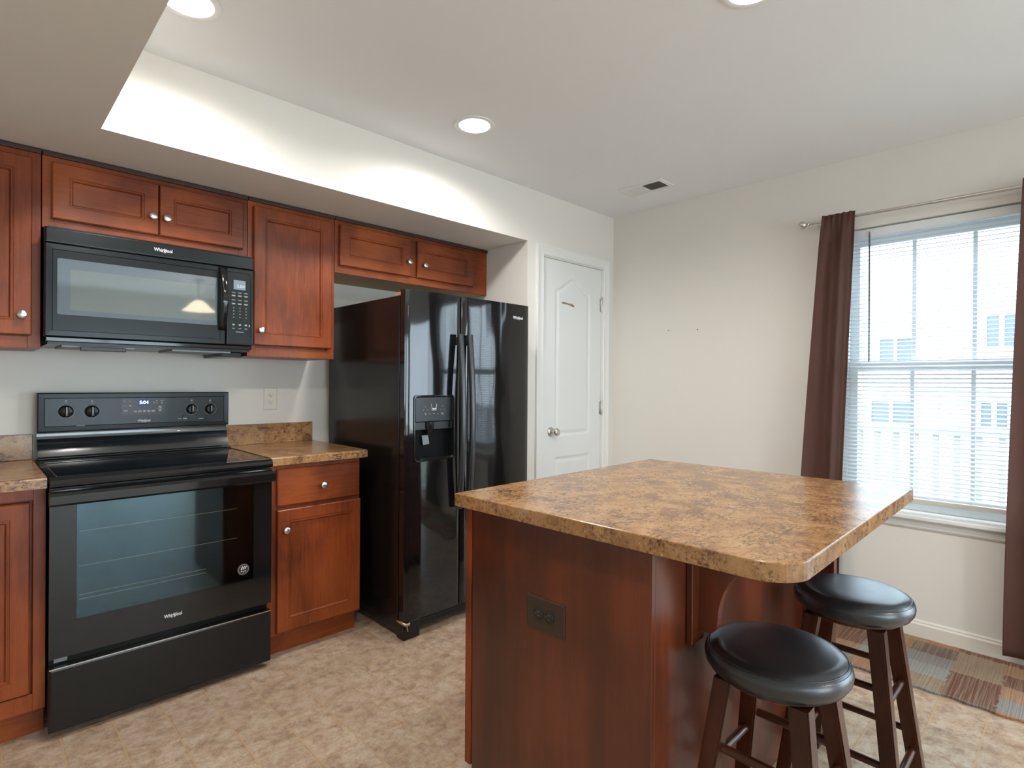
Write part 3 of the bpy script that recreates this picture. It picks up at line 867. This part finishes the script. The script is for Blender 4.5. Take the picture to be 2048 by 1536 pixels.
# ------------------------------------------------------------------ range
def range_stove():
    x0, x1 = .0005, .7575
    t = thing('range', 'black freestanding electric range with glass oven door', 'range', (.38, -.33, 0))
    obj('body', bx(x0 + .003, x1 - .003, -.612, -.012, .05, .893), M['black_satin'], t)
    for fx in (.05, .70):
        for fy in (-.57, -.06):
            obj('foot', lathe(nb(), [(.016, 0), (.016, .012), (.008, .014), (.008, .052)], (fx, fy, 0), 'z', 12), M['black_matte'], t)
    # cooktop: rolled metal frame and ceramic glass
    bm = nb()
    pr = [(-.618, .893), (-.655, .880), (-.664, .886), (-.666, .896), (-.662, .908), (-.650, .9155), (-.632, .9170), (-.630, .9145), (-.125, .9145), (-.123, .9185), (-.10, .926), (-.10, .893)]
    prism(bm, pr, lambda a, b: (x0, a, b), lambda a, b: (x1, a, b))
    ck = obj('cooktop', bm, M['black'], t, smooth=25)
    obj('ceramic_surface', bx(x0 + .022, x1 - .022, -.622, -.130, .9146, .9166, .0008), M['ceramic'], ck)
    # backguard
    bm = nb()
    pr = [(-.012, .893), (-.118, .893), (-.104, .926), (-.094, .932), (-.088, .944), (-.060, .996), (-.052, 1.004), (-.048, 1.020), (-.050, 1.034), (-.012, 1.034)]
    prism(bm, pr, lambda a, b: (x0 + .006, a, b), lambda a, b: (x1 - .002, a, b))
    obj('backguard_base', bm, M['guard'], t, smooth=25)
    yb = -.091
    bg_ = obj('control_console', panel(nb(), x0 + .005, x1 - .003, 1.035, 1.202, [(0, -.075), (0, -.004), (.004, .0), (.022, .001), (.025, -.0005), (.03, -.0005)], xz(yb)), M['mwpanel'], t)
    yp = yb - .0002
    for kx, kz, kr in ((.100, 1.122, .030), (.190, 1.120, .030), (.584, 1.119, .0275), (.667, 1.118, .0275)):
        bm = nb(); lathe(bm, [(kr * .88, 0), (kr * .86, .004), (kr * .74, .006), (kr * .72, .016), (kr * .62, .018), (0, .018)], (kx, yp, kz), '-y', 28)
        k = obj('burner_knob', bm, M['black_satin'], bg_, smooth=35)
        bm = nb(); box(bm, kx - .006, kx + .006, yp - .028, yp - .015, kz - kr * .70, kz + kr * .70, .003)
        obj('grip', bm, M['black_satin'], k)
        obj('pointer', bx(kx - .0009, kx + .0009, yp - .0286, yp - .0275, kz - kr * .3, kz + kr * .65), M['ink'], k)
        bm = nb()
        full = kx in (.190, .584)
        pts = [(kx + kr * math.sin(R(a)), yp - .0006, kz + kr * math.cos(R(a))) for a in range(35, 326, 10)]
        segs = [pts] if full else [pts[:13], pts[16:]]
        for sg in segs: tube(bm, sg, .0008, 5)
        box(bm, kx - .0035, kx + .0035, yp - .001, yp + .0004, kz + kr + .012, kz + kr + .0185)
        box(bm, kx - .0045, kx + .0045, yp - .001, yp + .0004, kz + kr + .0055, kz + kr + .0075)
        obj('dial_marks', bm, M['dimink'], bg_)
    bm = nb(); prism(bm, rrect(.297, .473, 1.099, 1.176, .008), lambda a, b: (a, yp + .001, b), lambda a, b: (a, yp - .0012, b))
    dp = obj('display_panel', bm, M['black_satin'], bg_)
    yd = yp - .0014
    obj('clock_window', bx(.365, .405, yd - .0004, yd + .0003, 1.142, 1.168), M['ledglow'], dp)
    obj('clock_digits', text('t', '5:04', .021, None, dp, (.385, yd - .0008, 1.155), bold=.0004), M['led'], dp, label='glowing blue-white digits')
    sp = [(.309, 1.161, .010, .003), (.330, 1.161, .008, .003), (.310, 1.141, .014, .003), (.331, 1.141, .009, .007), (.313, 1.118, .016, .006),
          (.425, 1.154, .004, .009), (.437, 1.163, .009, .003), (.437, 1.153, .006, .006), (.457, 1.163, .014, .003), (.457, 1.153, .007, .007), (.450, 1.133, .011, .009), (.450, 1.118, .011, .009), (.450, 1.126, .018, .002)]
    sp += [(.352 + .0175 * k, 1.115, .013, .009) for k in range(5)]
    dashes(sp, yd, M['dimink'], dp, 'key_marks')
    logo(bg_, .386, yp - .0004, 1.071, .050, M['ink'], True)
    dashes([(.150, 1.058, .030, .0035), (.533, 1.074, .014, .003), (.556, 1.074, .016, .006), (.626, 1.072, .022, .003)], yp, M['dimink'], bg_, 'printed_marks')
    obj('indicator_lamp', lathe(nb(), [(.004, 0), (.004, .001), (0, .002)], (.545, yp, 1.087), '-y', 12), M['black'], bg_)
    # oven door, handle, storage drawer
    yd = -.655
    bm = nb(); ol = rrect(.076, .682, .408, .818, .008)
    outer = [(x0, .266), (x1, .266), (x1, .872), (x0, .872)]
    box(bm, x0, .076, -.654, -.6145, .284, .872); box(bm, .682, x1, -.654, -.6145, .284, .872)
    box(bm, .076, .682, -.654, -.6145, .284, .408); box(bm, .076, .682, -.654, -.6145, .818, .872)
    dr = obj('oven_door', bm, M['black'], t)
    obj('oven_window', bx(.0765, .6815, -.6535, -.6495, .4085, .8175), M['ovenglass'], dr, label='dark tinted oven glass')
    obj('inner_window', bx(.0765, .6815, -.622, -.6155, .4085, .8175), M['black_matte'], dr)
    bm = nb()
    for k, z in enumerate((.470, .486, .590, .715)):
        tube(bm, [(.085, -.635, z), (.50 if k < 2 else .62, -.635, z)], .0013, 5)
    obj('oven_rack', bm, plain('dull_rack_wire', (.75, .58, .38), .45), dr, label='thin wire oven racks behind the glass')
    bm = nb()
    pr = [(-.660, .822), (-.690, .822), (-.698, .830), (-.699, .858), (-.692, .868), (-.676, .871), (-.660, .866)]
    prism(bm, pr, lambda a, b: (x0 - .003, a, b), lambda a, b: (x1 + .002, a, b))
    box(bm, x0, x0 + .03, -.665, -.654, .825, .866); box(bm, x1 - .03, x1, -.665, -.654, .825, .866)
    obj('handle', bm, M['black'], dr, smooth=25, label='full width black bar handle')
    logo(dr, .378, yd - .0002, .337, .062, M['ink'], True)
    bm = nb(); lathe(bm, [(.0235, 0), (.0235, .0008), (.0, .0009)], (.640, -.654, .456), '-y', 32)
    bd = obj('badge', bm, plain('badge_grey', (.13, .115, .115), .5), dr, label='round grey badge with white stripes and stars')
    bm = nb(); lathe(bm, [(.0175, 0), (.0175, .0005), (.0, .0006)], (.640, -.6549, .456), '-y', 32); obj('badge_field', bm, M['slot'], bd)
    bm = nb()
    for k in range(3):
        a = .631 + k * .0075
        tube(bm, [(a, -.6557, .455 + .001 * k), (a + .0015, -.6557, .462), (a + .006, -.6557, .4695 - .001 * k)], .0021, 6)
        lathe(bm, [(.0028, 0), (.0028, .0004)], (a + .001, -.6554, .4485 - (.0015 if k == 1 else 0)), '-y', 5)
    obj('badge_print', bm, M['ink'], bd)
    obj('storage_drawer', panel(nb(), x0, x1, .028, .2495, [(0, 0), (0, .036), (.003, .041), (.008, .042)], xz(-.6145)), M['black_satin'], t)
    obj('drawer_rail', bx(x0 + .001, x1 - .001, -.6567, -.6545, .2475, .2515), M['chrome'], t, label='thin bright edge of the drawer')
    obj('rating_label', bx(.017, .055, -.6150, -.6138, .2560, .2790), M['dimink'], t, label='small grey sticker under the door')
range_stove()

# ------------------------------------------------------------------ refrigerator
def fridge():
    x0, xm, x1 = 1.3115, 1.6575, 2.1695; yb, yf = -.8134, -.8576
    t = thing('refrigerator', 'black side by side refrigerator with ice and water dispenser', 'refrigerator', (1.74, -.45, 0))
    obj('cabinet', bx(x0, x1, -.802, -.06, .035, 1.685, .004), M['fridge_side'], t)
    def door(name, a, b, hole=None):
        bm = nb(); n = 24; pr = []
        for k in range(n + 1):
            s = k / n; x = a + (b - a) * s
            e = min(s, 1 - s) * (b - a)
            rd = .007 if e >= .007 else math.sqrt(max(0, .007 ** 2 - (.007 - e) ** 2))
            pr.append((x, yf - .004 * (1 - (2 * s - 1) ** 2) + .007 - rd))
        def col(z0, z1, pts):
            ol = pts + [(pts[-1][0], yb), (pts[0][0], yb)]
            prism(bm, ol, lambda u, v: (u, v, z0), lambda u, v: (u, v, z1))
        z0, z1 = .092, 1.711
        if hole is None: col(z0, z1, pr)
        else:
            hx0, hx1, hz0, hz1 = hole
            def cut(lo, hi):
                def yat(x):
                    for (xa, ya), (xb_, yb_) in zip(pr, pr[1:]):
                        if xa <= x <= xb_: return ya + (yb_ - ya) * (x - xa) / (xb_ - xa)
                return [(lo, yat(lo))] + [p for p in pr if lo < p[0] < hi] + [(hi, yat(hi))]
            col(z0, hz0, pr); col(hz1, z1, pr); col(hz0, hz1, cut(a, hx0)); col(hz0, hz1, cut(hx1, b))
        return obj(name, bm, M['fridge'], t, smooth=40)
    H = (1.363, 1.609, .868, 1.190)
    dl = door('freezer_door', x0, xm - .0035, H)
    dr = door('fridge_door', xm + .0035, x1)
    obj('dark_gap_filler', bx(xm - .0034, xm + .0034, -.845, -.803, .095, 1.705), M['black_matte'], t)  # black filler that keeps the shaded gap between the doors dark
    # dispenser housed in the freezer door
    ds = obj('dispenser', bx(H[0] + .001, H[1] - .001, yf + .028, yf + .036, H[2] + .001, H[3] - .001), M['black_matte'], dl, label='recessed ice and water dispenser')
    bm = nb(); y0 = yf - .006
    fr = []
    for i, d in ((-.004, yf + .002), (-.004, y0), (0, y0 - .001), (.005, y0), (.006, yf + .03)):
        fr.append([(a, d, b) for a, b in rrect(H[0] + i, H[1] - i, H[2] + i, H[3] - i, .016)])
    ring_loft(bm, fr, False, False)
    obj('dispenser_bezel', bm, M['black'], dl, smooth=40)
    cp = obj('dispenser_panel', bx(H[0] + .006, H[1] - .006, y0 - .001, yf + .026, 1.062, H[3] - .006, .002), M['black_satin'], dl)
    yy = y0 - .0014
    bm = nb()
    for p in ([(1.462, yy, 1.150), (1.466, yy, 1.118), (1.491, yy, 1.118), (1.495, yy, 1.150)],): tube(bm, p, .0011, 5)
    for cx_, cz_ in ((1.472, 1.126), (1.479, 1.123), (1.486, 1.126)): box(bm, cx_ - .003, cx_ + .003, yy - .0004, yy + .0008, cz_ - .003, cz_ + .003)
    obj('glass_icon', bm, M['ink'], cp, label='white outline of a drinking glass')
    dashes([(1.415, 1.120, .006, .002), (1.438, 1.120, .011, .002), (1.425, 1.135, .003, .004), (1.427, 1.102, .014, .003), (1.427, 1.097, .007, .003), (1.453, 1.100, .006, .002), (1.478, 1.100, .013, .002), (1.502, 1.100, .006, .002), (1.530, 1.102, .020, .003), (1.530, 1.097, .009, .003), (1.522, 1.121, .006, .002), (1.543, 1.121, .010, .002), (1.533, 1.137, .003, .005)], yy, M['dimink'], cp)
    dashes([(1.454, 1.133, .003, .008)], yy, M['redink'], cp, 'red_mark')
    obj('dispenser_fascia', bx(H[0] + .006, H[1] - .006, yf + .0, yf + .026, 1.020, 1.0615, .003), M['black_satin'], dl)
    bm = nb(); lathe(bm, [(.022, 1.022), (.026, 1.030), (.026, 1.060)], (1.456, yf + .005, 0), 'z', 20); lathe(bm, [(.010, .998), (.013, 1.004), (.013, 1.023)], (1.456, yf + .006, 0), 'z', 16)
    obj('ice_chute', bm, M['black_satin'], dl, smooth=40)
    bm = nb(); prism(bm, [(-.021, .992), (.017, .992), (.022, .948), (-.016, .944)], lambda a, b: (1.443 + a, yf + .012 + (b - .944) * .1, b), lambda a, b: (1.443 + a, yf + .018 + (b - .944) * .1, b))
    obj('paddle', bm, plain('grey_paddle', (.13, .15, .15), .3), dl, label='grey dispenser paddle')
    bm = nb(); prism(bm, [(H[0] + .006, yf + .026), (H[0] + .006, y0), (H[0] + .03, y0 - .010), (H[1] - .03, y0 - .010), (H[1] - .006, y0), (H[1] - .006, yf + .026)], lambda a, b: (a, b, H[2] + .004), lambda a, b: (a, b, H[2] + .014))
    obj('drip_tray', bm, M['black'], dl)
    for par, hx, s in ((dl, 1.627, -1), (dr, 1.690, 1)):
        bm = nb(); lp = []; n = 30
        for k in range(n + 1):
            u = k / n; z = .605 + .905 * u
            bow = .026 + .030 * math.sin(PI * u)
            yy_ = yf - .006 - bow; w = .0165
            xx = hx
            lp.append([(xx - w, yy_ - .004, z), (xx - w * .6, yy_ - .011, z), (xx + w * .6, yy_ - .011, z), (xx + w, yy_ - .004, z), (xx + w, yy_ + .008, z), (xx - w, yy_ + .008, z)])
        ring_loft(bm, lp)
        for zp in (.63, 1.475): box(bm, hx - .011, hx + .011, yf - .030, yf - .002, zp - .02, zp + .02, .003)
        obj('handle', bm, M['handle'], par, smooth=50, label='long bowed black handle')
    logo(dr, 2.072, yf - .0065, 1.633, .078, M['ink'])
    # hinge covers, feet, grille
    obj('hinge_cover', bx(x0 + .01, x0 + .09, -.80, -.74, 1.685, 1.704, .004), plain('copper_tab', (.5, .3, .18), .5), t)
    obj('hinge_cover', bx(x1 - .09, x1 - .01, -.80, -.70, 1.685, 1.704, .004), M['black_satin'], t)
    bm = nb(); box(bm, x0 + .10, x1 - .02, -.806, -.798, .028, .084)
    for k in range(3): box(bm, x0 + .11, x1 - .03, -.809, -.806, .036 + k * .016, .043 + k * .016)
    obj('base_grille', bm, M['black_satin'], t)
    bm = nb(); box(bm, x0, x0 + .095, yf + .002, -.795, .004, .090, .004)
    obj('foot_cover', bm, M['fridge_side'], t)
    for fx in (x0 + .05, x1 - .05):
        for fy in (-.76, -.12): obj('leveling_foot', lathe(nb(), [(.02, 0), (.02, .015), (.008, .018), (.008, .04)], (fx, fy, 0), 'z', 12), M['black_matte'], t)
    bm = nb(); tube(bm, [(x0 - .002, -.800, .086), (x0 - .004, -.830, .088), (x0 + .004, -.866, .083), (x0 + .022, -.866, .080), (x0 + .03, -.864, .085)], [.003, .006, .0075, .007, .004], 8)
    tube(bm, [(x0 + .012, -.866, .08), (x0 + .016, -.869, .05)], .003, 6)
    obj('bent_hinge', bm, plain('tarnished_brass', (.62, .48, .32), .4, .7), t, smooth=60, label='bent brass coloured hinge at the bottom corner')
fridge()

# ------------------------------------------------------------------ island (local axes: x away from the camera side, -y towards the stools)
IA = R(1.1498); IX, IY = .8817, -1.7859
def rotlab(name, label, cat): return thing(name, label, cat, (IX, IY, 0), IA)
def island():
    t = rotlab('kitchen_island', 'cherry kitchen island base with brown outlet and curved brackets', 'kitchen island')
    L = 1.152; zt = .8755
    bm = nb(); box(bm, .0335, .049, -.672, -.0485, .0, zt, .001, 1)
    obj('end_panel', bm, M['island'], t, True)
    obj('carcass', bx(.050, 1.088, -.655, -.046, .095, zt), M['cherry'], t, True)
    obj('toe_kick', bx(.050, 1.088, -.10, -.085, 0, .0945), M['cherry_h'], t, True)
    obj('back_panel', bx(.0495, 1.088, -.672, -.6555, 0, zt, .001, 1), M['island'], t, True)
    bm = nb(); box(bm, 1.0885, 1.120, -.775, -.02, 0, zt, .001, 1)
    obj('support_panel', bm, M['island'], t, True)
    fb = nb()
    for a, b, c, d in ((.030, .068, .075, zt), (1.05, 1.088, .075, zt), (.54, .60, .12, zt - .04), (.068, 1.05, .075, .12), (.068, 1.05, zt - .04, zt), (.068, 1.05, .66, .69)):
        box(fb, a, b, -.045, -.020, c, d, .001, 1)
    obj('face_frame', fb, M['cherry'], t, True)
    f = lambda u, v, d: (u, -.0195 + d, v)
    for a, b, kx in ((.052, .552, .52), (.588, 1.075, .62)):
        d = obj('door', panel(nb(), a, b, .115, .672, DOORP, f), M['cherry'], t, True)
        k = nb(); lathe(k, [(.0075, 0), (.0055, .012), (.0155, .021), (.011, .0285), (0, .029)], (kx, .0005, .60), 'y', 16); obj('knob', k, M['nickel'], d, True, smooth=40)
        d = obj('drawer', panel(nb(), a, b, .690, .845, [(0, 0), (0, .015), (.005, .020), (.014, .020)], f), M['cherry_h'], t, True)
        k = nb(); lathe(k, [(.0075, 0), (.0055, .012), (.0155, .021), (.011, .0285), (0, .029)], ((a + b) / 2, .0005, .767), 'y', 16); obj('knob', k, M['nickel'], d, True, smooth=40)
    # brackets under the overhang
    for a in (.235, .88):
        bm = nb(); box(bm, a - .038, a + .026, -.690, -.6725, .605, zt - .001, .002, 1)
        br = obj('bracket', bm, M['island'], t, True, label='curved corbel under the overhang')
        pts = [(.690, .634)]
        for k in range(9):
            u = R(200 + 120 * k / 8); pts.append((.712 + .024 * math.cos(u) * -1 if False else .712 + .026 * math.cos(R(-110 + 100 * k / 8)), .662 + .028 * math.sin(R(-110 + 100 * k / 8))))
        for k in range(1, 13):
            s = k / 12; pts.append((.738 + .185 * s ** 1.75, .668 + (.842 - .668) * (1 - (1 - s) ** 2.1)))
        pts += [(.925, .874), (.690, .874)]
        bm = nb(); prism(bm, pts, lambda p, z: (a - .003, -p, z), lambda p, z: (a + .022, -p, z))
        obj('scroll', bm, M['island'], br, True)
    # outlet plate on the end panel
    f = lambda u, v, d: (.0335 - d, -u, v)
    pl = obj('outlet_plate', panel(nb(), .281, .417, .582, .672, [(0, 0.0), (0, .002), (.003, .004), (.005, .0045)], f), M['brown_plate'], t, True, label='brown metal outlet cover')
    for uc in (.327, .365):
        bm = nb(); lathe(bm, [(.0165, -.001), (.0165, .0015), (.014, .003), (0, .003)], (.029, -uc, .628), '-x', 24)
        r_ = obj('receptacle', bm, M['slot'], pl, True, smooth=40)
        bm = nb(); box(bm, .0255, .0263, -uc - .006, -uc + .004, .633, .635); box(bm, .0255, .0263, -uc - .006, -uc + .004, .622, .624); lathe(bm, [(.0022, 0), (.0022, .0006)], (.0262, -uc + .009, .628), '-x', 8)
        obj('slots', bm, M['iron'], r_, True)
island()
def island_top():
    L, W, r = 1.154, .992, .085; z0, z1 = .876, .9145
    ol = [(L, 0), (0, 0)]
    for k in range(11):
        t = R(180 + 90 * k / 10); ol.append((r + r * math.cos(t), -W + r + r * math.sin(t)))
    ol += [(L, -W)]
    bm = nb()
    cx, cy = L / 2, -W / 2
    def ins(p, d): return (p[0] + (d if p[0] < cx else -d) * (1 if abs(p[0] - cx) > .3 else 0), p[1] + (d if p[1] < cy else -d) * (1 if abs(p[1] - cy) > .3 else 0))
    ring_loft(bm, [[(*p, z0) for p in ol], [(*p, z1 - .003) for p in ol], [(*ins(p, .001), z1 - .001) for p in ol], [(*ins(p, .003), z1) for p in ol]])
    o = tag(obj('island_countertop', bm, M['granite']), 'large tan speckled laminate island countertop with rounded corner', 'countertop')
    o.location = (IX, IY, 0); o.rotation_euler = (0, 0, IA)
    place_z = .876
    o.data.transform(Matrix.Translation((0, 0, -place_z))); o.location.z = place_z
island_top()

# ------------------------------------------------------------------ stools
def stool(x, y, label):
    t = thing('bar_stool', label, 'stool', (x, y, 0), 0, 'round leather bar stools at the island')
    RS, zc, h = .163, .600, .0345
    pr = [(0, -h), (RS * .84, -h), (RS * .93, -h * .86), (RS * .985, -h * .45), (RS, -h * .05), (RS * .985, h * .30), (RS * .945, h * .56), (RS * .925, h * .60), (RS * .90, h * .72), (RS * .78, h * .88), (RS * .5, h * .98), (0, h)]
    bm = nb(); lathe(bm, pr[1:-1], (0, 0, zc), 'z', 48)
    s = obj('seat', bm, M['leather'], t, True, smooth=True, label='round black leather seat cushion')
    bm = nb(); tube(bm, [(RS * .935 * math.cos(2 * PI * k / 48), RS * .935 * math.sin(2 * PI * k / 48), zc + h * .585) for k in range(48)], .0013, 5, True)
    obj('piping', bm, M['leather'], s, True, smooth=True)
    bm = nb()
    for k in range(150):
        a = 2 * PI * k / 150; rr = RS * .965
        b0 = nb(); box(b0, -.0006, .0006, -.0013, .0013, -.0005, .0003)
        bmesh.ops.transform(b0, matrix=Matrix.Translation((rr * math.cos(a), rr * math.sin(a), zc + h * .47)) @ Matrix.Rotation(a, 4, 'Z') @ Matrix.Rotation(R(55), 4, 'Y'), verts=b0.verts)
        me = bpy.data.meshes.new('tmp'); b0.to_mesh(me); b0.free(); bm.from_mesh(me); bpy.data.meshes.remove(me)
    obj('stitching', bm, M['thread'], s, True)
    zt = zc - h - .0005
    obj('seat_plate', lathe(nb(), [(.128, zt - .012), (.132, zt - .008), (.132, zt)], (0, 0, 0), 'z', 36), M['stoolwood'], t, True)
    rt, sl = .118, .172
    def at(k, z):
        a = R(45 + 90 * k); rr = rt + sl * (.567 - z)
        return Vector((rr * math.cos(a), rr * math.sin(a), z))
    for k in range(4):
        bm = nb(); lp = []
        for z, w in ((0, .0185), (.02, .0195), (zt - .0125, .0215)):
            p = at(k, z); lp.append([(p.x + sx * w, p.y + sy * w, z) for sx, sy in ((-1, -1), (1, -1), (1, 1), (-1, 1))])
        ring_loft(bm, lp)
        bmesh.ops.bevel(bm, geom=[e for e in bm.edges if abs((e.verts[0].co - e.verts[1].co).normalized().z) > .5], offset=.004, segments=2, affect='EDGES')
        obj('leg', bm, M['stoolwood'], t, True, smooth=30)
    for k, zs in ((0, (.345, .135)), (1, (.390, .190)), (2, (.345, .135)), (3, (.390, .190))):
        for z in zs:
            a, b = at(k, z), at((k + 1) % 4, z)
            d = (b - a).normalized(); a2, b2 = a - d * .012, b + d * .012
            bm = nb(); tube(bm, [tuple(a2), tuple(a2 + d * .002), tuple(b2 - d * .002), tuple(b2)], [.008, .0105, .0105, .008], 12)
            obj('rung', bm, M['stoolwood'], t, True, smooth=40)
stool(1.195, -2.635, 'round black leather bar stool nearer the camera, under the counter corner')
stool(1.765, -2.651, 'round black leather bar stool farther along the island, beside the rug')

# ------------------------------------------------------------------ rug
def rug():
    x0, x1, y0, y1 = 2.622, 3.18, -3.75, -2.05
    bm = nb(); nx, ny = 14, 60; g = []
    for j in range(ny + 1):
        row = []
        for i in range(nx + 1):
            x = x0 + (x1 - x0) * i / nx; y = y0 + (y1 - y0) * j / ny
            if i == 0: x += .005 * math.sin(j * 1.7) + .004 * math.sin(j * .6)
            if i == nx: x += .004 * math.sin(j * 1.3)
            row.append(bm.verts.new((x, y, .0085 + .0016 * math.sin(i * 1.1 + j * .7) * math.sin(j * .9))))
        g.append(row)
    for j in range(ny):
        for i in range(nx): bm.faces.new((g[j][i], g[j][i + 1], g[j + 1][i + 1], g[j + 1][i]))
    ext = bmesh.ops.extrude_face_region(bm, geom=bm.faces[:])
    for v in ext['geom']:
        if isinstance(v, bmesh.types.BMVert): v.co.z = .0004
    o = tag(obj('rag_rug', bm, M['rug'], smooth=40), 'multicoloured woven rag rug on the floor below the window', 'rug')
    place(o, ((x0 + x1) / 2, (y0 + y1) / 2, 0))
rug()
